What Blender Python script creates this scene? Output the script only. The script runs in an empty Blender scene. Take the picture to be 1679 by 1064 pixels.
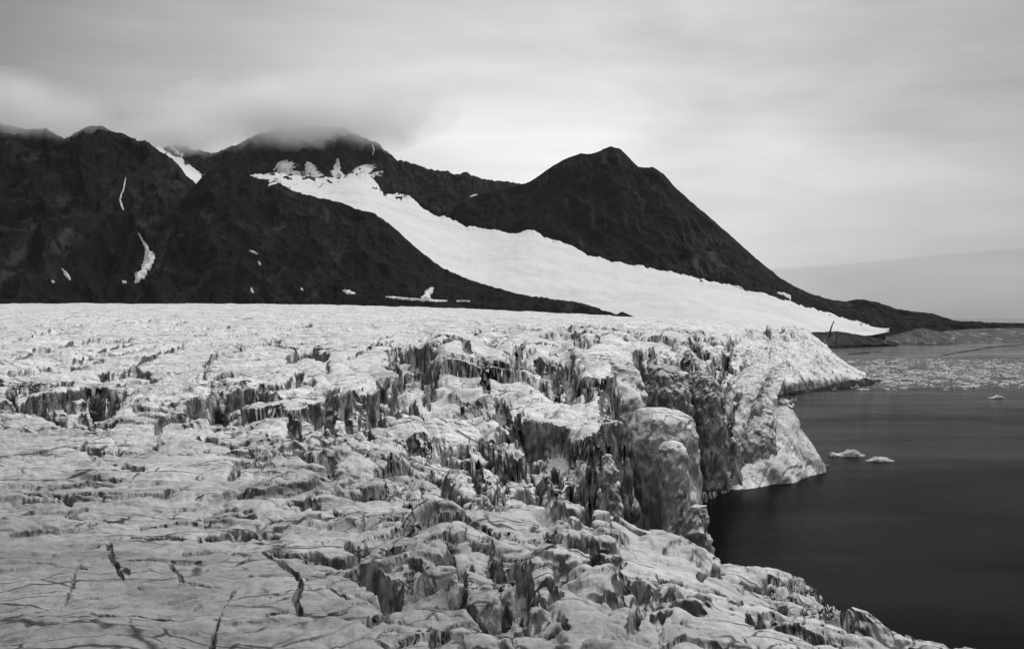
import bpy, math, random
import numpy as np
from mathutils import Vector
from mathutils.bvhtree import BVHTree

random.seed(7)
C = bpy.context.scene.collection
F, CX, HOR, H = 1800.0, 840.0, 518.0, 60.0      # lens, axis, eye level and eye height above the fjord


def W(px, py, D):
    return ((px - CX) / F * D, D, H - (py - HOR) / F * D)


# ------------------------------------------------------------------ noise
_r = np.random.RandomState(11)
_P = _r.permutation(256).astype(np.int32)
_P = np.concatenate([_P, _P, _P])
_G3 = _r.normal(size=(256, 3)).astype(np.float32)
_G3 /= np.linalg.norm(_G3, axis=1)[:, None]
_A2 = _r.rand(256) * 2 * np.pi
_G2 = np.stack([np.cos(_A2), np.sin(_A2)], 1).astype(np.float32)
_RV = _r.rand(256, 3).astype(np.float32)


def n2(x, y, s=0):
    xi = np.floor(x).astype(np.int32); yi = np.floor(y).astype(np.int32)
    fx = (x - xi).astype(np.float32); fy = (y - yi).astype(np.float32)
    u = fx * fx * fx * (fx * (fx * 6 - 15) + 10); v = fy * fy * fy * (fy * (fy * 6 - 15) + 10)

    def g(a, b):
        h = _P[_P[(xi + a + s * 37) & 255] + ((yi + b) & 255)]
        return _G2[h, 0] * (fx - a) + _G2[h, 1] * (fy - b)
    a0 = g(0, 0); a0 = a0 + u * (g(1, 0) - a0)
    a1 = g(0, 1); a1 = a1 + u * (g(1, 1) - a1)
    return (a0 + v * (a1 - a0)) * 1.45


def n3(x, y, z, s=0):
    xi = np.floor(x).astype(np.int32); yi = np.floor(y).astype(np.int32); zi = np.floor(z).astype(np.int32)
    fx = (x - xi).astype(np.float32); fy = (y - yi).astype(np.float32); fz = (z - zi).astype(np.float32)
    u = fx * fx * (3 - 2 * fx); v = fy * fy * (3 - 2 * fy); w = fz * fz * (3 - 2 * fz)

    def g(a, b, c):
        h = _P[_P[_P[(xi + a + s * 37) & 255] + ((yi + b) & 255)] + ((zi + c) & 255)]
        return _G3[h, 0] * (fx - a) + _G3[h, 1] * (fy - b) + _G3[h, 2] * (fz - c)

    def pl(c):
        p = g(0, 0, c); p = p + u * (g(1, 0, c) - p)
        q = g(0, 1, c); q = q + u * (g(1, 1, c) - q)
        return p + v * (q - p)
    p = pl(0)
    return (p + w * (pl(1) - p)) * 1.5


def fbm2(x, y, o=4, s=0, g=0.5):
    t = 0; a = 1.0
    for k in range(o):
        t = t + a * n2(x * 2.03 ** k, y * 2.03 ** k, s + k); a *= g
    return t


def fbm3(x, y, z, o=3, s=0, g=0.5):
    t = 0; a = 1.0
    for k in range(o):
        q = 2.03 ** k
        t = t + a * n3(x * q, y * q, z * q, s + k); a *= g
    return t


def ridged(x, y, o=4, s=0):
    t = 0; a = 1.0
    for k in range(o):
        t = t + a * (1 - 2 * np.abs(n2(x * 2.1 ** k, y * 2.1 ** k, s + k))); a *= 0.5
    return t


def worley(x, y, s=0):
    """nearest and second nearest distance and two random values of the nearest cell"""
    xi = np.floor(x).astype(np.int32); yi = np.floor(y).astype(np.int32)
    f1 = np.full(x.shape, 9.0, np.float32); f2 = f1.copy(); hid = np.zeros(x.shape, np.int32)
    for a in (-1, 0, 1):
        for b in (-1, 0, 1):
            h = _P[_P[(xi + a + s * 53) & 255] + ((yi + b) & 255)]
            d = np.hypot(xi + a + _RV[h, 0] - x, yi + b + _RV[h, 1] - y).astype(np.float32)
            m = d < f1
            f2 = np.where(m, f1, np.minimum(f2, d)); hid = np.where(m, h, hid); f1 = np.where(m, d, f1)
    return f1, f2, _RV[hid, 2], _RV[(hid * 7 + 3) & 255, 2]


def ss(a, b, x):
    t = np.clip((x - a) / (b - a), 0, 1)
    return t * t * (3 - 2 * t)


# ------------------------------------------------------------------ mesh helpers
def mesh_from(name, V, faces, mat, smooth=True):
    me = bpy.data.meshes.new(name)
    V = np.asarray(V, np.float32); faces = np.asarray(faces, np.int32)
    k = faces.shape[1]
    me.vertices.add(len(V)); me.vertices.foreach_set('co', V.ravel())
    me.loops.add(faces.size); me.loops.foreach_set('vertex_index', faces.ravel())
    me.polygons.add(len(faces))
    me.polygons.foreach_set('loop_start', np.arange(0, faces.size, k, dtype=np.int32))
    me.polygons.foreach_set('loop_total', np.full(len(faces), k, np.int32))
    me.polygons.foreach_set('use_smooth', np.full(len(faces), smooth, bool))
    me.update(calc_edges=True); me.validate()
    if mat: me.materials.append(mat)
    return me


def link(name, me, label=None, cat=None, group=None, kind=None, parent=None, loc=None):
    o = bpy.data.objects.new(name, me); C.objects.link(o)
    if label: o['label'] = label
    if cat: o['category'] = cat
    if group: o['group'] = group
    if kind: o['kind'] = kind
    if loc is not None: o.location = loc
    if parent: o.parent = parent
    return o


def grid_faces(ni, nj, wrap=False):
    """quads of an ni x nj grid stored row-major; wrap closes the j direction"""
    i = np.arange(ni - 1)[:, None]
    j = np.arange(nj if wrap else nj - 1)[None, :]
    j2 = (j + 1) % nj
    return np.stack([i * nj + j, i * nj + j2, (i + 1) * nj + j2, (i + 1) * nj + j], -1).reshape(-1, 4)


# ------------------------------------------------------------------ materials
def new_mat(name):
    m = bpy.data.materials.new(name); m.use_nodes = True
    nt = m.node_tree; nt.nodes.clear()
    out = nt.nodes.new('ShaderNodeOutputMaterial')
    b = nt.nodes.new('ShaderNodeBsdfPrincipled')
    nt.links.new(b.outputs[0], out.inputs[0])
    return m, nt, b, out


def nd(nt, t, **kw):
    n = nt.nodes.new(t)
    for k, v in kw.items(): setattr(n, k, v)
    return n


def noise_node(nt, vec, scale, detail=6, rough=0.6, dist=0.0):
    n = nd(nt, 'ShaderNodeTexNoise')
    n.inputs['Scale'].default_value = scale; n.inputs['Detail'].default_value = detail
    n.inputs['Roughness'].default_value = rough; n.inputs['Distortion'].default_value = dist
    nt.links.new(vec, n.inputs['Vector'])
    return n.outputs[0]


def ramp(nt, fac, stops):
    r = nd(nt, 'ShaderNodeValToRGB')
    e = r.color_ramp.elements
    while len(e) < len(stops): e.new(0.5)
    for q, (p, v) in zip(e, stops):
        q.position = p
        q.color = (v, v, v, 1) if not isinstance(v, tuple) else (*v, 1)
    nt.links.new(fac, r.inputs[0])
    return r.outputs[0]


def mapping(nt, vec, scale=(1, 1, 1), rot=(0, 0, 0)):
    m = nd(nt, 'ShaderNodeMapping')
    m.inputs['Scale'].default_value = scale; m.inputs['Rotation'].default_value = rot
    nt.links.new(vec, m.inputs['Vector'])
    return m.outputs[0]


def mth(nt, op, a, b=None, c=None):
    m = nd(nt, 'ShaderNodeMath', operation=op)
    for i, v in enumerate((a, b, c)):
        if v is None: continue
        if isinstance(v, (int, float)): m.inputs[i].default_value = v
        else: nt.links.new(v, m.inputs[i])
    return m.outputs[0]


def mixc(nt, fac, a, b, bt='MIX'):
    m = nd(nt, 'ShaderNodeMix', data_type='RGBA', blend_type=bt)
    for i, v in ((0, fac), (6, a), (7, b)):
        if isinstance(v, (int, float)):
            m.inputs[i].default_value = v if i == 0 else (v, v, v, 1)
        else: nt.links.new(v, m.inputs[i])
    return m.outputs[2]


def ice_material(name, crust=0.86, wall=(0.04, 0.36), fine=1.0, lo=0.42, hi=0.74):
    """weathered white crust on the flat, bare streaked glacier ice where it has broken steeply"""
    m, nt, b, out = new_mat(name)
    geo = nd(nt, 'ShaderNodeNewGeometry')
    pos = geo.outputs['Position']
    sep = nd(nt, 'ShaderNodeSeparateXYZ'); nt.links.new(geo.outputs['Normal'], sep.inputs[0])
    nz = sep.outputs[2]
    streak = noise_node(nt, mapping(nt, pos, (1, 1, 0.6)), 0.36 * fine, 8, 0.68, 0.9)
    fleck = noise_node(nt, pos, 1.1 * fine, 8, 0.72)
    blotch = noise_node(nt, pos, 0.055 * fine, 5, 0.6)
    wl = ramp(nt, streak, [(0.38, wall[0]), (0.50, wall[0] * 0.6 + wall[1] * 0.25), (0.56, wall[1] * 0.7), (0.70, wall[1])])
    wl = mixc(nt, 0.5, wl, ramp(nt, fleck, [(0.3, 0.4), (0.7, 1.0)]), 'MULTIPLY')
    cr = mixc(nt, 1.0, ramp(nt, fleck, [(0.30, crust * 0.5), (0.44, crust * 0.86), (0.56, crust), (0.7, crust * 1.1)]),
              ramp(nt, blotch, [(0.3, 0.72), (0.6, 1.0)]), 'MULTIPLY')
    band = noise_node(nt, mapping(nt, pos, (0.25, 1.6, 1)), 0.55 * fine, 6, 0.7, 0.3)
    cr = mixc(nt, 0.6, cr, ramp(nt, band, [(0.30, 0.42), (0.40, 0.8), (0.50, 1.0)]), 'MULTIPLY')
    dust = noise_node(nt, mapping(nt, pos, (0.5, 1.0, 1)), 0.16 * fine, 9, 0.75, 0.4)
    cr = mixc(nt, 1.0, cr, ramp(nt, dust, [(0.32, 0.42), (0.44, 0.78), (0.56, 1.0)]), 'MULTIPLY')
    wob = nd(nt, 'ShaderNodeTexNoise'); wob.inputs['Scale'].default_value = 0.25 * fine; wob.inputs['Detail'].default_value = 5
    nt.links.new(pos, wob.inputs['Vector'])
    wv = nd(nt, 'ShaderNodeVectorMath', operation='MULTIPLY_ADD'); nt.links.new(wob.outputs['Color'], wv.inputs[0]); wv.inputs[1].default_value = (0.9, 0.9, 0.9); nt.links.new(pos, wv.inputs[2])
    for scl, wdt, thr in ((0.14, 0.010, 0.46), (0.42, 0.013, 0.50)):
        vo = nd(nt, 'ShaderNodeTexVoronoi', feature='DISTANCE_TO_EDGE'); vo.inputs['Scale'].default_value = scl * fine
        nt.links.new(mapping(nt, wv.outputs[0], (0.35, 1, 1)), vo.inputs['Vector'])
        vein = ramp(nt, vo.outputs['Distance'], [(0.0, 1.0), (wdt, 0.75), (wdt * 2.2, 0.0)])
        gate = ramp(nt, noise_node(nt, pos, 0.11 * fine, 4, 0.6), [(thr - 0.06, 0.0), (thr + 0.06, 1.0)])
        cr = mixc(nt, mth(nt, 'MULTIPLY', vein, gate), cr, 0.05)
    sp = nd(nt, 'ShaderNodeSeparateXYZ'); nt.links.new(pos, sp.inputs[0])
    if name == 'glacier_ice':      # near-left crust darkened: some dirt, plus weaker light painted into the colour
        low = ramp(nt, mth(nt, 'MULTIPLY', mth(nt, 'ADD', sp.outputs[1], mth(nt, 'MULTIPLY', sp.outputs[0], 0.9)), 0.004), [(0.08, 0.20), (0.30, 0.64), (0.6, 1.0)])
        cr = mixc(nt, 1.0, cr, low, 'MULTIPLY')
    pit = noise_node(nt, pos, 2.6 * fine, 5, 0.7)
    cr = mixc(nt, ramp(nt, pit, [(0.67, 0.0), (0.74, 0.6)]), cr, 0.06)
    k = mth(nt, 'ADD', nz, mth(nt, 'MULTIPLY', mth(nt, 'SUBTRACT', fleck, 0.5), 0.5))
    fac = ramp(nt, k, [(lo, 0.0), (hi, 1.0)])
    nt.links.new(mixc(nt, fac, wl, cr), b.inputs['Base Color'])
    b.inputs['Roughness'].default_value = 0.6
    b.inputs['Specular IOR Level'].default_value = 0.3
    bmp = nd(nt, 'ShaderNodeBump'); bmp.inputs['Strength'].default_value = 0.7; bmp.inputs['Distance'].default_value = 0.35
    grain = noise_node(nt, pos, 5.5 * fine, 5, 0.7)
    hh = mth(nt, 'ADD', mth(nt, 'MULTIPLY_ADD', grain, 0.35, fleck), mth(nt, 'MULTIPLY', streak, 0.8))
    cr = cr
    nt.links.new(hh, bmp.inputs['Height']); nt.links.new(bmp.outputs[0], b.inputs['Normal'])
    return m


def rock_material(name, lo=0.0035, hi=0.017, scale=0.012):
    m, nt, b, out = new_mat(name)
    geo = nd(nt, 'ShaderNodeNewGeometry'); pos = geo.outputs['Position']
    a = noise_node(nt, pos, scale, 9, 0.68, 0.3)
    gully = noise_node(nt, mapping(nt, pos, (1, 0.5, 0.25)), scale * 1.6, 8, 0.7, 0.5)
    f = mth(nt, 'MULTIPLY_ADD', a, 0.5, mth(nt, 'MULTIPLY', gully, 0.5))
    col = ramp(nt, f, [(0.36, lo), (0.55, (lo * 0.6 + hi * 0.4)), (0.68, hi)])
    spot = noise_node(nt, pos, scale * 7, 4, 0.7)
    col = mixc(nt, ramp(nt, spot, [(0.70, 0.0), (0.78, 0.25)]), col, 0.10)
    chute = noise_node(nt, mapping(nt, pos, (1, 0.3, 0.22), (0, 0.35, 0)), scale * 2.2, 6, 0.62, 0.8)
    broad = noise_node(nt, pos, scale * 0.35, 3, 0.5)
    col = mixc(nt, mth(nt, 'MULTIPLY', ramp(nt, chute, [(0.53, 0.0), (0.66, 0.6)]), ramp(nt, broad, [(0.42, 0.15), (0.6, 1.0)])), col, hi * 3.4)
    nt.links.new(col, b.inputs['Base Color'])
    b.inputs['Roughness'].default_value = 0.95; b.inputs['Specular IOR Level'].default_value = 0.04
    bmp = nd(nt, 'ShaderNodeBump'); bmp.inputs['Strength'].default_value = 0.8; bmp.inputs['Distance'].default_value = 12
    nt.links.new(f, bmp.inputs['Height']); nt.links.new(bmp.outputs[0], b.inputs['Normal'])
    return m


def snow_material(name, base=0.60, scale=0.01):
    m, nt, b, out = new_mat(name)
    geo = nd(nt, 'ShaderNodeNewGeometry'); pos = geo.outputs['Position']
    a = noise_node(nt, mapping(nt, pos, (0.6, 1.2, 2.0)), scale, 7, 0.6, 0.4)
    f = noise_node(nt, pos, scale * 12, 6, 0.65)
    col = mixc(nt, 1.0, ramp(nt, a, [(0.3, base * 0.86), (0.55, base)]), ramp(nt, f, [(0.28, 0.82), (0.42, 1.0)]), 'MULTIPLY')
    nt.links.new(col, b.inputs['Base Color']); b.inputs['Roughness'].default_value = 0.75
    b.inputs['Specular IOR Level'].default_value = 0.2
    bmp = nd(nt, 'ShaderNodeBump'); bmp.inputs['Strength'].default_value = 0.25; bmp.inputs['Distance'].default_value = 6
    nt.links.new(f, bmp.inputs['Height']); nt.links.new(bmp.outputs[0], b.inputs['Normal'])
    return m


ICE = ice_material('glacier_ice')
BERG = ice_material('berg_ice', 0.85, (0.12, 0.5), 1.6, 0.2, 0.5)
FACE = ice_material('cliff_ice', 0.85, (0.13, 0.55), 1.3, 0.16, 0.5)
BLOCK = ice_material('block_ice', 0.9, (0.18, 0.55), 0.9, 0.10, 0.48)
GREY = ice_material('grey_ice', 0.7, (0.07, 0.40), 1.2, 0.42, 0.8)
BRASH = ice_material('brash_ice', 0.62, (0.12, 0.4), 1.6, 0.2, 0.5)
ROCK = rock_material('dark_rock')
ROCK2 = rock_material('far_rock', 0.004, 0.021, 0.015)
SHORE = rock_material('shore_rock', 0.02, 0.08, 0.05)
SNOW = snow_material('firn_snow')
PATCH = snow_material('patch_snow', 0.6, 0.03)

# ------------------------------------------------------------------ glacier: base surface from control points
CP = []
for px in (-260, 0, 200, 400, 600):
    for y, D in ((1330, 42), (1200, 50), (1064, 62), (950, 78), (880, 92), (800, 118), (740, 146), (700, 170), (650, 215), (600, 290),
                 (560, 420), (530, 680), (511, 1150), (499, 1800)):
        if px > 500 and y < 520: continue
        CP.append((px, y, D))
CP += [(600, 512, 1250), (600, 502, 1800), (700, 505, 1800),
       (800, 1200, 50), (800, 1064, 62), (800, 950, 78), (800, 880, 92), (800, 820, 112), (800, 760, 165), (800, 700, 195), (800, 650, 232),
       (800, 600, 305), (800, 560, 440), (800, 530, 800), (800, 509, 1750),
       (1000, 1200, 50), (1000, 1064, 62), (1000, 960, 78), (1000, 900, 92), (960, 845, 113),
       (1040, 720, 205), (950, 682, 225), (880, 650, 248), (1000, 640, 265), (1000, 600, 330), (1000, 560, 470), (1000, 535, 850), (1000, 520, 1600),
       (1100, 640, 300), (1100, 600, 370), (1100, 562, 500), (1100, 541, 820), (1100, 528, 1500),
       (1200, 645, 405), (1200, 610, 440), (1200, 580, 520), (1200, 555, 680), (1200, 540, 950), (1200, 531, 1450),
       (1280, 655, 432), (1320, 720, 434), (1300, 625, 860), (1300, 590, 950), (1300, 556, 1120), (1300, 540, 1400),
       (1400, 612, 1000), (1390, 585, 1100), (1375, 560, 1250), (1360, 548, 1450),
       (1160, 910, 105), (1340, 960, 103), (1500, 1022, 100), (1200, 1000, 80), (1300, 1064, 68), (1500, 1075, 86), (1650, 1085, 92),
       (1250, 1200, 52), (1600, 1250, 60), (1750, 1120, 80)]
CP = np.array(CP, float)
_cu, _cl = (CP[:, 0] - CX) / F, np.log(CP[:, 2])
_cz = H - (CP[:, 1] - HOR) / F * CP[:, 2]


def _k(r2):
    return np.where(r2 > 1e-12, 0.5 * r2 * np.log(r2 + 1e-12), 0)


US = 2.6
_n = len(CP)
_Am = np.zeros((_n + 3, _n + 3))
_Am[:_n, :_n] = _k(((_cu[:, None] - _cu[None]) * US) ** 2 + (_cl[:, None] - _cl[None]) ** 2) + np.eye(_n) * 0.01
_Pm = np.stack([np.ones(_n), _cu * US, _cl], 1)
_Am[:_n, _n:] = _Pm; _Am[_n:, :_n] = _Pm.T
_wt = np.linalg.solve(_Am, np.concatenate([_cz, np.zeros(3)]))


def z0(X, D):
    u = X / D; l = np.log(D)
    z = (_wt[_n] + _wt[_n + 1] * u * US + _wt[_n + 2] * l).astype(np.float32)
    for i in range(_n):
        z += (_wt[i] * _k(((u - _cu[i]) * US) ** 2 + (l - _cl[i]) ** 2)).astype(np.float32)
    return z


_Dl = np.exp(np.linspace(math.log(40), math.log(2100), 900))


def unproj(px, py):
    u = (px - CX) / F
    yy = HOR + (H - z0(u * _Dl, _Dl)) * F / _Dl
    d = yy - py
    idx = np.where((d[:-1] >= 0) & (d[1:] < 0))[0]
    if len(idx): i = idx[0]; t = d[i] / (d[i] - d[i + 1]); D = _Dl[i] + t * (_Dl[i + 1] - _Dl[i])
    else: D = _Dl[np.argmin(np.abs(d))]
    return u * D, D


def wl(px, py):     # a point on the waterline
    D = H * F / (py - HOR)
    return ((px - CX) / F * D, D)


# outline of the ice at the water, with the steepness of its wall
EDGE = [((170, 15), 3), ((100, 60), 3), ((66, 84), 3), ((47, 97), 3), ((37, 103), 3), ((28, 106), 4), ((20, 108), 5), ((11, 112), 6), ((6, 119), 7), ((3, 130), 8),
        ((5, 150), 8), ((10, 175), 7), ((19, 196), 7), ((25, 207), 7), ((25, 232), 8), ((27, 262), 8), ((36, 295), 7), ((46, 325), 6),
        (wl(1150, 826), 5), (wl(1195, 804), 3.6), (wl(1260, 790), 3.0), (wl(1338, 769), 2.3), ((119, 446), 2.5), ((118, 490), 3), ((125, 560), 3), ((140, 650), 2),
        ((170, 760), 1.3), (wl(1283, 646), 1.0), (wl(1350, 636), 0.8), (wl(1433, 626), 0.45), ((338, 1040), 0.6), ((350, 1150), 0.8), ((385, 1290), 1), ((440, 1500), 1), ((470, 1700), 1)]
EPT = np.array([e[0] for e in EDGE]); EK = np.array([e[1] for e in EDGE], float)


def edge_dist(X, D):
    """distance inside (+) or outside (-) of the ice outline and the wall steepness there"""
    best = np.full(X.shape, 1e9, np.float32); kk = np.ones(X.shape, np.float32); sgn = np.ones(X.shape, np.float32)
    for i in range(len(EPT) - 1):
        a, b = EPT[i], EPT[i + 1]; d = b - a; L2 = d @ d
        t = np.clip(((X - a[0]) * d[0] + (D - a[1]) * d[1]) / L2, 0, 1)
        ex = X - a[0] - t * d[0]; ey = D - a[1] - t * d[1]
        r = ex * ex + ey * ey
        m = r < best
        best = np.where(m, r, best); kk = np.where(m, EK[i] + t * (EK[i + 1] - EK[i]), kk)
    # inside test: crossing number of a ray towards -X
    ins = np.zeros(X.shape, bool)
    for i in range(len(EPT) - 1):
        a, b = EPT[i], EPT[i + 1]
        if a[1] == b[1]: continue
        c = (D >= min(a[1], b[1])) & (D < max(a[1], b[1]))
        xi = a[0] + (D - a[1]) / (b[1] - a[1]) * (b[0] - a[0])
        ins ^= c & (X < xi)
    ins |= False
    s = np.sqrt(best)
    ins = np.where(D > 1700, X < 470, ins); ins = np.where(D < 15, X < 170, ins)
    return np.where(ins, s, -s).astype(np.float32), kk


# ---- hand placed breaks: top edge of each wall in picture terms, drop in pixels, ramp back up on the near side
WALLS = [
    ([(-40, 660), (20, 655), (60, 645), (110, 640), (160, 632), (200, 640)], 46, 1.3),
    ([(255, 690), (300, 672), (350, 650), (380, 643), (420, 640), (455, 655)], 46, 1.0),
    ([(470, 690), (520, 665), (570, 650), (610, 640), (640, 632)], 66, 1.0),
    ([(640, 640), (648, 600), (642, 578), (664, 572), (700, 582), (714, 604)], 46, 0.9),
    ([(838, 602), (862, 586), (895, 594), (918, 622)], 34, 0.8), ([(950, 652), (985, 646), (1034, 655)], 44, 0.7), ([(1060, 640), (1100, 634), (1135, 630)], 40, 0.7),
    ([(690, 745), (730, 725), (770, 715), (810, 712)], 22, 1.0), ([(880, 562), (920, 550), (960, 556)], 20, 0.9), ([(1060, 577), (1090, 567), (1120, 574)], 24, 0.8),
    ([(826, 700), (870, 690), (905, 705), (935, 715), (975, 735), (1010, 740), (1042, 728)], 78, 0.8),
]
# ---- open cracks: line, width in pixels, depth in pixels
CRACKS = [
    ([(430, 900), (460, 925), (485, 945), (495, 965), (484, 990), (495, 1005), (522, 1003), (565, 1006)], 5, 30),
    ([(392, 962), (374, 986), (352, 1030), (345, 1060)], 3.6, 24), ([(178, 888), (184, 915), (202, 952)], 3.6, 22),
    ([(120, 811), (190, 810), (205, 811)], 5, 14), ([(100, 870), (150, 850), (215, 842)], 5, 14),
    ([(300, 905), (330, 905), (372, 897)], 5, 14), ([(180, 922), (240, 917), (340, 918)], 4, 10),
    ([(140, 1012), (230, 1014), (380, 1016)], 5, 14), ([(375, 925), (400, 915), (410, 910)], 4, 10),
    ([(270, 1010), (310, 1000), (330, 990)], 4, 10), ([(480, 950), (540, 945)], 5, 10),
]


# ---- dark clefts and pits read off the photograph: (points, half width, depth factor) on the chart of the glacier
PITS = """
169 615 216 605 243 612;8|223 595 260 580 297 570;4|375 578 405 568 453 558;4|338 615 339 602 351 581;3|300 627 321 615;2.5|341 625 358 625;4|355 615 378 612;5|257 659 287 659;5
155 639 168 666 196 642;12|114 639 138 673 145 683;6|20 640 47 649 74 656 108 680;14|128 697 182 697;6|257 697 290 680;7|317 670 324 697;4|358 649 368 683 392 680;14|429 636 460 639 490 615;7
480 632 510 625;6|477 585 504 571 527 582;9|534 595 537 612;4|480 683 490 713;9|524 697 548 717;9|446 713 477 710;6|334 717 365 724 399 724;8|405 737 413 741;5|446 730 490 730;6|142 734 162 741;7
192 730 196 741;4|230 734 257 730;5|206 764 230 768;5|152 761 186 761;4|111 785 150 783 196 786;3|87 805 114 818;5|125 809 196 810;4|274 812 301 801;4|382 785 389 761 399 761;5|345 757 440 761;2.5
412 761 480 751;4|507 751 541 761;7|534 781 548 768;5|480 805 514 801 568 801;8|439 805 453 806;5|389 808 405 815;4|586 745 594 749;7|541 659 546 700;6|570 655 575 705;7|595 652 600 690;5
645 578 655 612;8|675 571 688 585 702 608;10|699 629 712 612;7|628 632 651 656 668 666;8|675 635 682 656;6|611 649 624 690;11|587 703 604 720;9|763 585 766 602;5|790 605 797 629;5|719 595 750 581 763 581;4
743 561 750 564;4|804 564 810 574;4|841 615 838 595 851 574;6|875 591 885 598;5|885 615 898 645;7|912 615 915 649;6|929 602 936 652;9|946 574 959 588 983 568;6|905 579 912 583;4|949 645 966 662;6
997 652 1000 686 1027 693;12|1007 615 1017 635;5|1044 595 1047 662;12|1068 602 1074 618;5|1101 612 1115 669;8|817 649 831 669;8|800 666 817 662;6|844 666 861 676;6|797 676 841 686 841 703;4
793 706 817 727 831 750;9|831 730 848 764;12|858 710 885 737 881 771;12|909 717 915 733;7|895 764 912 750;8|949 798 986 781;12|675 717 689 733;7|709 713 705 727;5|746 720 763 720;7
628 771 661 764 695 767 712 764;12|722 777 736 805 749 821;14|780 750 783 788 810 815;12|747 733 751 741;7|820 815 827 771;7|885 791 919 801;6|871 811 915 818;4|922 838 966 838;9
627 853 677 857;5|570 890 600 897;6|550 913 580 913;6|580 940 610 953 640 983;16|637 917 653 930;8|677 950 700 953;6|707 910 700 927;6|707 910 763 910;4|740 940 757 957 760 980;8|717 970 727 983;4
773 903 800 913;6|807 927 820 967;13|853 937 867 987;17|880 953 907 953 910 973;11|817 993 827 1013;6|860 1007 867 1027;7|917 1000 930 1020;5|610 1020 637 1000;8|963 910 987 940 1020 953;8
1027 967 1053 973 1080 970;10|1047 993 1037 1020;9|1073 1007 1093 1003;6|893 893 953 920;5|873 873 887 890;4|747 850 767 847;4|703 850 723 857;5|793 897 820 893;4|693 880 717 877;3|643 883 670 880;3
927 843 967 847 963 867;9|1120 987 1143 980;8|1150 953 1177 940;7|1233 1017 1243 1027;9|1277 980 1290 1007;4|1317 993 1318 1017;4|1357 987 1370 1013;5|1376 1015 1384 1020;7|1427 987 1440 1003;5
1267 967 1297 970;3|1193 983 1213 993;4|1080 953 1113 957;4|1347 963 1373 967;3|1110 568 1117 588;6|1137 554 1140 591;9|1188 608 1194 581;7|1174 601 1167 625;5|1137 629 1165 627;6
1117 629 1119 650;5|1252 530 1262 554;5|1225 541 1230 551;3|1276 530 1282 547;4|1232 595 1218 620 1205 642;3.5|1299 553 1300 557;2|1321 552 1322 556;2|1338 551 1342 551;2|1076 615 1069 629;5|1062 591 1073 598;5
985 564 971 581;5|327 883 373 877 457 870;6|380 900 413 903;4|303 905 370 898;2.5|220 880 300 882;3.5|160 883 197 882;2|453 900 487 910 513 920;6|507 953 550 943;3|507 903 540 913 560 913 600 903;9
480 853 600 857;2.5|347 842 413 843;3|110 842 116 845;4|147 857 167 853 210 843;3|107 807 113 823;5|40 820 107 817;4|20 873 150 863;3|190 920 327 920;1.5|373 927 407 913;2|407 945 440 948;2
205 934 209 937;3|473 830 513 825;4|546 838 554 842;5|336 850 339 856;2.5|20 612 60 606 95 597;5|20 560 70 548 130 542;2.5|60 572 130 563 215 554;3|125 592 180 572 215 562;3.5|160 541 240 537;1.6
20 634 80 628 115 624;4|20 590 90 570 130 564;3.5|205 531 245 527;2|330 541 372 536;2|45 580 110 562 160 554;2.5|300 562 350 555 420 547;2|260 546 300 542;1.6|285 533 300 530;2.5|490 533 506 532;3
660 524 700 520;2|640 560 600 575 575 590;2.5|1000 545 1006 552;3|1020 555 1032 560;4|1045 545 1050 556;4|1085 546 1090 556;4|1160 548 1166 560;5|1200 556 1196 572;5|930 540 940 545;3|870 545 880 550;3|700 545 712 548;3|760 532 780 530;2
45 548 120 535 190 527;1.6|70 527 160 521;1.3|220 550 290 541 340 537;1.8|180 585 250 568;2|400 545 470 538 520 537;1.8|560 540 610 534;1.6|610 560 640 553;2|250 520 330 517;1.2|430 522 500 519;1.2|120 605 165 590;3
60 665 120 690 150 700;4|200 680 240 668;3|280 745 340 738;3|250 790 330 783;2|60 840 140 832;3|250 835 320 828;2|230 860 320 858;2.5|90 905 160 895;2|60 930 140 935;2|230 960 300 955 360 962;1.8
90 985 160 975;2|250 985 320 980;1.6|420 1010 470 1003;2|130 925 115 970 95 1000;1.8|280 925 300 950;1.6|440 985 470 975;1.8|560 1000 600 990;2|540 965 570 985;2.5
"""
PITS = [([tuple(map(float, t)) for t in np.array(e.split(';')[0].split(), float).reshape(-1, 2)], float(e.split(';')[1])) for l in PITS.split('\n') for e in l.split('|') if ';' in e]

TONGUES = [
    ([(742, 588), (790, 612), (850, 640), (905, 662), (965, 688), (1030, 714)], 62, 9), ([(735, 592), (712, 622), (665, 660)], 60, 5),
    ([(560, 600), (610, 612), (625, 590)], 62, 2), ([(980, 585), (1000, 615), (1005, 650)], 62, 12), ([(1075, 585), (1095, 605), (1095, 650)], 54, 10), ([(1140, 590), (1150, 610)], 40, 8), ([(1230, 580), (1215, 620)], 40, 5), ([(870, 560), (900, 572)], 44, 4),
    ([(240, 778), (310, 776), (370, 785)], 66, 0), ([(420, 660), (470, 650)], 50, 2), ([(560, 845), (640, 842), (760, 858), (880, 868)], 34, 2),
    ([(690, 690), (760, 700), (790, 690)], 42, 3), ([(1040, 915), (1120, 940), (1200, 955)], 30, 2), ([(640, 1010), (700, 1020)], 60, 1), ([(930, 985), (960, 1030)], 46, 3),
    ([(1180, 1020), (1230, 1040)], 40, 2), ([(150, 900), (350, 950)], 150, 0)]


def poly_world(pl):
    return np.array([unproj(*p) for p in pl])


for i, (pl, h, r) in enumerate(WALLS): WALLS[i] = (poly_world(pl), h, float(np.mean([unproj(x, y)[1] - unproj(x, y + h * 1.05)[1] for x, y in pl])))
for i, (pl, w, h) in enumerate(CRACKS): CRACKS[i] = (poly_world(pl), w, h)


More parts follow.
